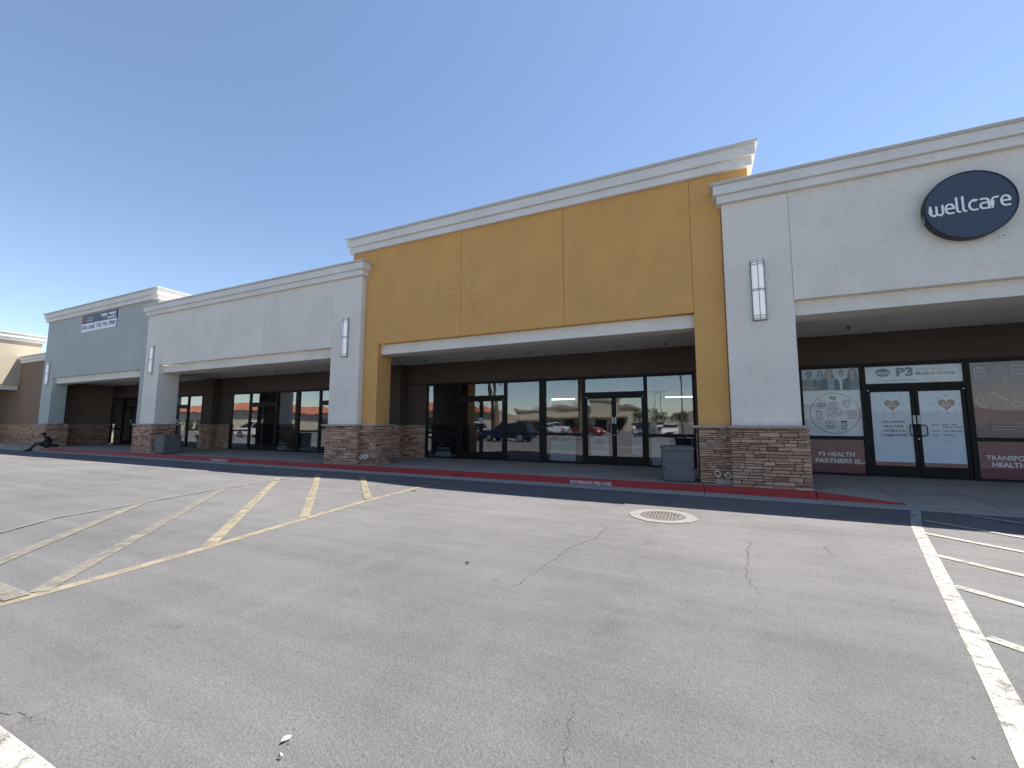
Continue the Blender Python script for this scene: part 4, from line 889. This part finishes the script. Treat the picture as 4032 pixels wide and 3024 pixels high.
def pipes(pts, y, label):
    t = thing('drain_pipe', (pts[0][0], y, pts[0][1]), label, 'pipe', 'paired drain outlets in the stone bases')
    for x, z in pts:
        m = MB(); n = 24
        for r, yy in ((.066,y+.12),(.066,y-.06),(.052,y-.06),(.052,y+.10)): m.v += [(x+r*math.cos(2*math.pi*i/n), yy, z+r*math.sin(2*math.pi*i/n)) for i in range(n)]
        m.f = [(k*n+i, k*n+(i+1)%n, (k+1)*n+(i+1)%n, (k+1)*n+i) for k in range(3) for i in range(n)]; m.m = [0]*len(m.f)
        p = m.build('pipe', M['beam'], t, smooth=False)
        MB().tube((x,y+.09,z),(x,y+.085,z),.052,n=24).build('dark_bore', M['pit'], p)
pipes([(.312,.395),(.529,.363)], 10.755, 'two round drain pipes in the stone base under the mustard column at right')
pipes([(-10.46,.39),(-10.27,.411)], 10.755, 'two round drain pipes in the stone base between grey and mustard columns')
plate = box('outlet_plate', M['cap'], None, .26, .60, 10.745, 10.765, .16, .27); tag(plate, 'flat stone plate with a small vent below the two right drain pipes', 'plate')

mh = thing('manhole', (-.63, 7.42, 0), 'round manhole with slotted iron grate in a pale concrete collar', 'manhole')
MB().ring((-.63,7.42), .355, .53, -.02, .010, 48, 0, .02).build('collar', M['collar'], mh)
MB().ring((-.63,7.42), .318, .348, -.02, .014, 40).build('frame_ring', M['cover'], mh)
MB().tube((-.63,7.42,-.03),(-.63,7.42,-.018),.34,n=32).build('pit', M['pit'], mh)
gr_ = MB().ring((-.63,7.42), .275, .312, -.01, .013, 40).build('grate', M['cover'], mh)
for k in range(-5, 6):
    a = k*.052; L = math.sqrt(max(0, .28**2-a*a))
    if L > .05: box('grate_bar', M['cover'], gr_, -.63+a-.015, -.63+a+.015, 7.42-L, 7.42+L, -.01, .0125)
for a in (-.14, 0, .14): 
    L = math.sqrt(.28**2-a*a); box('grate_bar', M['cover'], gr_, -.63-L, -.63+L, 7.42+a-.012, 7.42+a+.012, -.0095, .011)
def scrap(x, y, s, rot, mat, label, cat, group=None):
    rnd = random.Random(int(x*100)); n = 7; m = MB()
    pts = [(s*(1+rnd.uniform(-.3,.3))*math.cos(2*math.pi*i/n), .35*s*(1+rnd.uniform(-.3,.3))*math.sin(2*math.pi*i/n)) for i in range(n)]
    c, q = math.cos(R(rot)), math.sin(R(rot)); z = gz(x, y)
    up = [(x+a*c-b*q, y+a*q+b*c, z+.008+rnd.uniform(0,.018)) for a, b in pts]
    m.add([(x,y,z+.03)]+up+[(a,b,max(z+.004,h_-.006)) for a,b,h_ in up], [(0,1+i,1+(i+1)%n) for i in range(n)]+[(1+i,1+n+i,1+n+(i+1)%n,1+(i+1)%n) for i in range(n)])
    tag(m.build('litter', mat, None), label, cat, group)
scrap(-1.85, 1.48, .024, 70, M['paper'], 'small white paper scrap on the near asphalt, the larger of two', 'litter', 'scraps lying on the asphalt')
scrap(-1.78, 1.40, .013, 20, M['paper'], 'small white paper scrap on the near asphalt, the smaller of two', 'litter', 'scraps lying on the asphalt')
scrap(-2.35, 4.02, .03, 10, M['leaf_dry'], 'dark dry leaf on open asphalt in front of the mustard shop', 'litter', 'scraps lying on the asphalt')
scrap(-5.91, 7.70, .05, 40, M['leaf_dry'], 'dark dry leaf near the tip of the yellow line', 'litter', 'scraps lying on the asphalt')

# ================================================================== PERSON
def person():
    F = Vector((-.16, -.987, 0)).normalized(); Sd = Vector((F.y, -F.x, 0)); O = Vector((-33.22, 10.47, 0))
    P = lambda f, s, z: O+F*f+Sd*s+Vector((0,0,z))
    t = thing('person', O+Vector((0,0,.15)), 'person in black clothes and cap sitting on the kerb looking at a phone', 'person')
    V = []; E_ = []; RD = []
    def v(f, s, z, r): V.append(P(f,s,z)-(O+Vector((0,0,.15)))); RD.append(r if isinstance(r, tuple) else (r, r)); return len(V)-1
    pel = v(0,0,.265,(.155,.12)); wai = v(-.05,0,.42,(.15,.115)); che = v(.0,0,.60,(.17,.12)); nk0 = v(.09,0,.73,(.10,.08)); nk = v(.15,0,.775,.058); hd = v(.21,0,.83,(.082,.09)); hd2 = v(.235,0,.88,(.078,.09)); jaw = v(.265,0,.79,(.055,.05))
    E_ += [(pel,wai),(wai,che),(che,nk0),(nk0,nk),(nk,hd),(hd,hd2),(hd,jaw)]
    for s in (-1, 1):
        sh = v(.06,s*.17,.68,.068); el = v(.16,s*.24,.44,.05); wr = v(.38,s*.10,.435,.033); hn = v(.45,s*.055,.45,.036)
        E_ += [(nk0,sh),(sh,el),(el,wr),(wr,hn)]
        for k in range(4):
            a = v(.49,s*.045-s*.0,.435+.022*k,.010); b = v(.525-.006*k,s*.012,.438+.022*k,.009); E_ += [(hn,a),(a,b)]
        th = v(.455,s*.03,.495,.011); E_.append((hn,th))
        hp = v(.05,s*.10,.24,.105); kn = v(.43,s*.15,.43,.068); an = v(.66,s*.15,.10,.044); he = v(.63,s*.15,.05,.045); ba = v(.80,s*.17,.04,(.048,.035)); to = v(.88,s*.175,.035,(.038,.028))
        E_ += [(pel,hp),(hp,kn),(kn,an),(an,he),(an,ba),(ba,to)]
    me = bpy.data.meshes.new('body'); me.from_pydata([tuple(q) for q in V], E_, [])
    o = bpy.data.objects.new('body', me); link(o, t, O+Vector((0,0,.15)))
    sm = o.modifiers.new('skin', 'SKIN'); 
    if not me.skin_vertices: 
        import bmesh
        b = bmesh.new(); b.from_mesh(me); b.verts.layers.skin.verify(); b.to_mesh(me); b.free()
    for i, d in enumerate(me.skin_vertices[0].data): d.radius = RD[i]; d.use_root = (i == pel)
    ss = o.modifiers.new('sub', 'SUBSURF'); ss.levels = 2; ss.render_levels = 2
    for p_ in me.polygons: p_.use_smooth = True
    me.materials.append(M['cloth'])
    # skin of face, forearms and hands, trousers and shoes by position in the body
    nt = NT('clothing_by_region'); sep = nt.node('ShaderNodeSeparateXYZ'); nt.co(); nt.l(nt.tc.outputs['Object'], sep.inputs[0])
    zz_ = sep.outputs[2]; 
    fw = nt.math('ADD', nt.math('MULTIPLY', sep.outputs[0], F.x), nt.math('MULTIPLY', sep.outputs[1], F.y))
    head_m = nt.math('GREATER_THAN', zz_, .605)
    hand_m = nt.math('MULTIPLY', nt.math('GREATER_THAN', fw, .40), nt.math('GREATER_THAN', nt.math('SUBTRACT', zz_, nt.math('MULTIPLY', fw, -.0)), .262))
    face_m = nt.math('MULTIPLY', head_m, nt.math('GREATER_THAN', fw, .13))
    leg_m = nt.math('MULTIPLY', nt.math('LESS_THAN', zz_, .36), nt.math('GREATER_THAN', fw, .0))
    c = nt.mix(leg_m, (.012,.011,.012), (.022,.020,.022)); c = nt.mix(nt.math('MAXIMUM', face_m, hand_m), c, (.15,.08,.055))
    nt.base(c); nt.rough(.85); me.materials[0] = nt.mat
    # cap
    m = MB(); n = 18; C0 = P(.225,0,.885)-Vector((0,0,0))
    rings = [(1.0,-.01),(1.0,.03),(.86,.075),(.55,.103),(.0,.112)]
    for rr_, z in rings:
        for i in range(n):
            a = 2*math.pi*i/n; m.v.append(tuple(C0+F*(.108*rr_*math.cos(a))+Sd*(.092*rr_*math.sin(a))+Vector((0,0,z-.02*math.cos(a)))))
    m.f = [(k*n+i, k*n+(i+1)%n, (k+1)*n+(i+1)%n, (k+1)*n+i) for k in range(len(rings)-1) for i in range(n)]; m.m = [0]*len(m.f)
    cp = m.build('cap', M['cloth'], t, smooth=True)
    m = MB(); k = 8
    for q in (0, .012):
        m.v += [tuple(C0+F*.09+Sd*(-.075+.15*i/k)+Vector((0,0,-.03+q))) for i in range(k+1)]+[tuple(C0+F*(.13+.075*math.sin(math.pi*i/k))+Sd*(-.07+.14*i/k)+Vector((0,0,-.055+q))) for i in range(k+1)]
    N_ = k+1
    m.f = [(i,i+1,N_+i+1,N_+i) for i in range(k)]+[(2*N_+N_+i,2*N_+N_+i+1,2*N_+i+1,2*N_+i) for i in range(k)]+[(N_+i,N_+i+1,3*N_+i+1,3*N_+i) for i in range(k)]; m.m = [0]*len(m.f)
    m.build('cap_brim', M['cloth'], cp)
    # eyes, nose, ears, hair as small shapes on the head
    m = MB()
    for s in (-1, 1): m.tube(P(.318,s*.032,.815), P(.322,s*.032,.815), .012, n=8)
    m.build('eyes', M['black'], t); MB().tube(P(.31,0,.80), P(.338,0,.78), .010,.014, 8).build('nose', M['skin'], t, smooth=True)
    m = MB()
    for s in (-1, 1): m.tube(P(.205,s*.078,.815), P(.20,s*.098,.82), .024,.022, 10)
    m.build('ears', M['skin'], t, smooth=True)
    MB().tube(P(.312,-.022,.752), P(.312,.022,.752), .007, n=6).build('mouth', M['v_heart'], t)
    m = MB()
    for s in (-1, 1): m.hexa([tuple(P(a,b,c_)) for a,b,c_ in [(.58,s*.15-.05,.0),(.90,s*.17-.045,.0),(.90,s*.17+.045,.0),(.58,s*.15+.05,.0),(.60,s*.15-.04,.085),(.87,s*.17-.035,.05),(.87,s*.17+.035,.05),(.60,s*.15+.04,.085)]])
    m.build('shoes', M['shoe'], t, .02)
    ph = thing('phone', P(.52,0,.47), 'black phone held in the seated person hands', 'phone')
    m = MB().hexa([tuple(P(a,b,c_)) for a,b,c_ in [(.475,-.038,.455),(.56,-.038,.505),(.56,.038,.505),(.475,.038,.455),(.470,-.038,.463),(.555,-.038,.513),(.555,.038,.513),(.470,.038,.463)]]); m.build('case', M['black'], ph, .004)
person()
bg_ = thing('bag', (-34.6, 10.95, .15), 'dark red bag lying at the foot of the blue grey column', 'bag')
m = MB(); n = 14
for k, (rr_, z) in enumerate([(.16,0),(.20,.05),(.17,.12),(.08,.16),(.0,.165)]):
    m.v += [(-34.45+1.5*rr_*math.cos(2*math.pi*i/n)*(1+.06*math.sin(3*i)), 11.05+rr_*math.sin(2*math.pi*i/n), .15+z+.008*math.sin(2.3*i+k)) for i in range(n)]
m.f = [(k*n+i, k*n+(i+1)%n, (k+1)*n+(i+1)%n, (k+1)*n+i) for k in range(4) for i in range(n)]; m.m = [0]*len(m.f)
m.build('sack', M['bag'], bg_, smooth=True)
MB().path([(-34.62,11.0,.29),(-34.56,10.98,.37),(-34.42,10.99,.37),(-34.36,11.02,.29)], .012).build('strap', M['bag'], bg_)

# ================================================================== ACROSS THE LOT (what the shop glass mirrors)
def car(x, y, rot, colr, label, suv=True, L=4.7, Wd=1.86):
    t = thing('parked_car', (x, y, 0), label, 'car', 'cars parked across the lot')
    H = 1.72 if suv else 1.44; T = Matrix.Translation((x, y, 0)) @ Matrix.Rotation(R(rot), 4, 'Z')
    def bd(m, name, mat, par=t, bev=0, smooth=False):
        m.v = [tuple(T @ Vector(q)) for q in m.v]; return m.build(name, mat, par, bev, smooth)
    pm = paint('car_paint', colr); hb = 1.02 if suv else .92; h2 = Wd/2
    prof = [(-L/2,.38),(-L/2+.02,.75),(-L/2+.10,hb),(L/2-1.35,hb+.02),(L/2-.30,hb-.12),(L/2-.04,hb-.32),(L/2,.45),(L/2-.1,.28),(-L/2+.1,.28)]
    b = bd(MB().prism_y([(a,c) for a,c in prof][::-1], -h2, h2), 'body', pm, t, .06)
    r0, r1 = (-L/2+.14, -L/2+.55) if suv else (-L/2+.55, -L/2+1.25); f0, f1 = L/2-1.30, L/2-2.05
    k = .16
    cab = MB().hexa([(r0,-h2+.03,hb),(f0,-h2+.03,hb),(f0,h2-.03,hb),(r0,h2-.03,hb),(r1,-h2+k,H-.06),(f1,-h2+k,H-.06),(f1,h2-k,H-.06),(r1,h2-k,H-.06)])
    bd(cab, 'windows', M['carglass'], b, .03)
    bd(MB().hexa([(r1-.06,-h2+k-.03,H-.08),(f1+.08,-h2+k-.03,H-.08),(f1+.08,h2-k+.03,H-.08),(r1-.06,h2-k+.03,H-.08),(r1+.1,-h2+k+.05,H),(f1-.1,-h2+k+.05,H),(f1-.1,h2-k-.05,H),(r1+.1,h2-k-.05,H)]), 'roof', pm, b, .02)
    m = MB()
    for s in (-1, 1):
        for q in (.0, .5):
            xa = r0+(f0-r0)*(.30+q*.55); xt = r1+(f1-r1)*(.30+q*.55)
            m.hexa([(xa-.04,s*(h2-.028)-.02,hb),(xa+.04,s*(h2-.028)-.02,hb),(xa+.04,s*(h2-.028)+.02,hb),(xa-.04,s*(h2-.028)+.02,hb),(xt-.04,s*(h2-k+.005)-.02,H-.07),(xt+.04,s*(h2-k+.005)-.02,H-.07),(xt+.04,s*(h2-k+.005)+.02,H-.07),(xt-.04,s*(h2-k+.005)+.02,H-.07)])
    bd(m, 'pillars', pm, b)
    for wx in (-L/2+.85, L/2-.92):
        for s in (-1, 1):
            w = bd(MB().tube((wx,s*(h2-.20),.34),(wx,s*(h2+.01),.34),.34,n=24), 'wheel', M['tyre'], t, .02)
            bd(MB().tube((wx,s*(h2+.0),.34),(wx,s*(h2+.02),.34),.22,.18,16), 'rim', M['rim'], w)
    for s in (-1, 1):
        bd(MB().box(L/2-.26,L/2-.02,s*h2*.72-.18,s*h2*.72+.18,hb-.36,hb-.22), 'headlight', M['headl'], t, .03)
        bd(MB().box(-L/2-.01,-L/2+.1,s*h2*.8-.12,s*h2*.8+.12,hb-.30,hb-.05), 'tail_light', M['tail'], t, .02)
    bd(MB().box(L/2-.10,L/2+.01,-.45,.45,.45,.62), 'grille', M['black'], t)
cars = [(-14.9,-3.3,180,(.008,.022,.07),True,'blue SUV parked behind the viewer, mirrored in the mustard shop glass'), (-18.4,-.9,100,(.22,.02,.015),False,'red car parked behind the viewer beside the blue SUV'), (-19.9,-4.6,95,(.72,.72,.72),True,'white car parked behind the viewer beyond the red car'),
        (-24.8,-46,0,(.75,.75,.74),True,'white van like car parked far across the lot'), (-14.1,-28,20,(.25,.02,.02),True,'dark red car parked far across the lot'), (-11,-56,80,(.45,.46,.47),True,'silver car far across the lot near the trees'), (-9,-60,85,(.06,.06,.07),False,'black car far across the lot'), (-7.3,-64,90,(.5,.5,.5),True,'silver car farthest across the lot'),
        (-47.6,1.9,205,(.8,.8,.8),False,'white car parked by the beige wing') , (-43.6,-.9,175,(.78,.78,.78),True,'white SUV mirrored in the grey shop glass'), (-52,-6,90,(.6,.6,.62),False,'silver car parked by the far corner'), (-31,-8,90,(.8,.8,.8),True,'white SUV parked mid lot'), (-28,-8,90,(.10,.14,.13),False,'dark green car parked mid lot'), (-34,-8,90,(.45,.1,.06),False,'rust coloured car parked mid lot'), (-6,-24,95,(.14,.15,.17),True,'dark grey SUV parked mid lot'), (-3,-24,90,(.7,.7,.68),False,'cream car parked mid lot')]
for x, y, r_, c_, s_, lab in cars:
    car(x, y, r_, c_, lab, s_)
def palm(x, y, h, label, seed):
    rnd = random.Random(seed); t = thing('palm_tree', (x, y, 0), label, 'tree', 'palm trees across the lot')
    m = MB(); pts = [(x+.10*math.sin(i*.5+seed), y+.08*math.cos(i*.6), h*i/8) for i in range(9)]
    for i in range(8): m.tube(pts[i], pts[i+1], .26-.012*i, .26-.012*(i+1), 12, 0, False)
    m.build('trunk', M['bark'], t, smooth=True)
    m = MB(); top = Vector(pts[-1])
    for k in range(46):
        az = rnd.uniform(0, 2*math.pi); el = R(rnd.uniform(-60, 70)); L = rnd.uniform(1.2, 1.9); d = Vector((math.cos(az), math.sin(az), 0)); sd = Vector((-d.y, d.x, 0)); p = top.copy(); prev = p
        for q in range(7):
            e = el-q*R(11); p = p+(d*math.cos(e)+Vector((0,0,math.sin(e))))*L/7
            if q > 1:
                for s in (-1, 1):
                    for z in range(2):
                        a = prev.lerp(p, z*.5); tip = a+(sd*s*.75+d*.35).normalized()*rnd.uniform(.35,.55)+Vector((0,0,-.22)); m.add([a, a+d*.07, tip], [(0,1,2)])
            m.add([prev-sd*.02, prev+sd*.02, p+sd*.02, p-sd*.02], [(0,1,2,3)]); prev = p
    m.build('crown', M['palm_leaf'], t)
for i, (x, y, h, lab) in enumerate([(-10.9,-11.4,7.2,'palm tree behind the viewer nearest the shops'), (-25.9,-16.4,8.5,'left palm of the three behind the viewer'), (-24.0,-17.8,8.8,'middle palm of the three behind the viewer'), (-22.6,-16.2,8.0,'right palm of the three behind the viewer'), (-37,-22,8.5,'palm tree near the far corner of the lot'), (-62,-9,8.2,'palm tree left of the beige wing, nearer one'), (-74,-13,8.6,'palm tree left of the beige wing, farther one')]): palm(x, y, h, lab, i)
def tree(x, y, h, r, label, seed):
    rnd = random.Random(seed+50); t = thing('tree', (x, y, 0), label, 'tree', 'leafy trees across the lot')
    m = MB().tube((x,y,0),(x+.1,y,h*.5),.18,.11,10)
    for k in range(5):
        a = 2*math.pi*k/5; m.tube((x+.1,y,h*.45),(x+r*.5*math.cos(a),y+r*.5*math.sin(a),h*.78),.08,.03,7)
    m.build('trunk', M['bark'], t)
    m = MB(); cl = [(x+rnd.gauss(0,r*.42), y+rnd.gauss(0,r*.42), h*.68+rnd.gauss(0,h*.13), rnd.uniform(.3,.55)*r) for _ in range(16)]
    for cx_, cy_, cz_, cr in cl:
        for _ in range(70):
            d = Vector((rnd.gauss(0,1), rnd.gauss(0,1), rnd.gauss(0,1))).normalized()*cr*rnd.uniform(.6,1); p = Vector((cx_,cy_,cz_))+d
            a = Vector((rnd.gauss(0,1), rnd.gauss(0,1), rnd.gauss(0,1))).normalized()*.16; b = a.orthogonal().normalized()*.10; m.add([p-a, p+b, p+a, p-b], [(0,1,2,3)])
    m.build('crown', M['tree_leaf'], t)
for i, (x, y, h, r, lab) in enumerate([(-14,-82,5.5,3,'leafy tree at the far side of the lot, left of two'), (-9.5,-80,4.5,2.6,'leafy tree at the far side of the lot, right of two'), (-52,-34,6,3,'leafy tree by the red roofed building'), (-62,-30,6,3,'leafy tree at the far left of the lot'), (-3,-70,4,2.2,'small leafy tree at the far end of the lot'), (-40,-40,6,3,'leafy tree in front of the far shops')]): tree(x, y, h, r, lab, i)
def pole(x, y, h, label):
    t = thing('lamp_post', (x, y, 0), label, 'lamp post', 'lamp posts across the lot')
    MB().tube((x,y,0),(x,y,.7),.22,.22,14).build('footing', M['kerb'], t); MB().tube((x,y,.7),(x,y,h),.085,.06,10).build('pole', M['pole'], t)
    MB().box(x-.9,x+.9,y-.04,y+.04,h-.05,h+.03).build('arm', M['pole'], t)
    for s in (-1, 1): box('lamp_head', M['pole'], t, x+s*.75-.28, x+s*.75+.28, y-.16, y+.16, h-.13, h-.05)
for x, y, h, lab in [(-7.8,-61,8.2,'lamp post at the far end of the lot, left of two'), (-6.9,-66,8.2,'lamp post at the far end of the lot, right of two'), (-1.3,-11.6,9.0,'lamp post behind the viewer'), (-38,-6,8.5,'lamp post near the beige wing')]: pole(x, y, h, lab)
def far_building(x0, x1, y0, y1, h, label, tiled=False):
    t = thing('distant_building', ((x0+x1)/2, (y0+y1)/2, 0), label, 'building')
    box('wall', M['far_wall'], t, x0, x1, y0, y1, 0, h)
    if tiled:
        m = MB().hexa([(x0-.8,y0-.8,h),(x1+.8,y0-.8,h),(x1+.8,y1+.8,h),(x0-.8,y1+.8,h),(x0+3,y0+4,h+2),(x1-3,y0+4,h+2),(x1-3,y1-4,h+2),(x0+3,y1-4,h+2)]); m.build('roof', M['roof_tile'], t)
    else:
        box('cornice', M['far_trim'], t, x0-.25, x1+.25, y0-.25, y1+.25, h, h+.5); w = x1-x0
        box('tower', M['far_wall'], t, x0+w*.70, x0+w*.92, y1-3, y1+.6, 0, h+1.6); box('tower_cornice', M['far_trim'], t, x0+w*.69, x0+w*.93, y1-3.2, y1+.8, h+1.6, h+2.0)
        for k in range(3): box('roof_unit', M['roofing'], t, x0+w*(.1+.18*k), x0+w*(.16+.18*k), y1-8, y1-5, h, h+1.5)
    n = int((x1-x0)/4)
    for k in range(n):
        xa = x0+(x1-x0)*(k+.2)/n; xb = x0+(x1-x0)*(k+.8)/n; w = box('window', M['bronze'], t, xa, xb, y1, y1+.62 if not tiled else y1+.1, .3, 2.6); box('pane', M['carglass'], w, xa+.1, xb-.1, y1+.62 if not tiled else y1+.1, y1+.65 if not tiled else y1+.13, .4, 2.5)
    if not tiled: box('awning', M['far_trim'], t, x0, x1, y1+.1, y1+1.6, 3.0, 3.3)
far_building(-45, -15, -96, -72, 5.6, 'beige shop building across the lot')
far_building(-88, -50, -70, -46, 4.4, 'beige building with red tiled roof across the lot', True)
far_building(-150, -102, -66, -34, 4.6, 'wide building with red tiled roof beyond the beige wing', True)
far_building(0, 34, -120, -100, 5.5, 'long beige shop building at the far end of the lot')
hm = MB(); hx = [-600+40*i for i in range(31)]; rnd = random.Random(4)
for x in hx: hm.v += [(x,-620,-1),(x,-650,14+10*math.sin(x*.011)+rnd.uniform(0,7))]
hm.v += [(x,-690,-1) for x in hx]; N_ = len(hx)
hm.f = [(2*i,2*i+1,2*i+3,2*i+2) for i in range(N_-1)]+[(2*i+1,2*N_+i,2*N_+i+1,2*i+3) for i in range(N_-1)]; hm.m = [0]*len(hm.f)
hl = hm.build('hills', M['hills'], None); structure(hl); tag(hl, 'low brown desert hills on the horizon', 'hills')
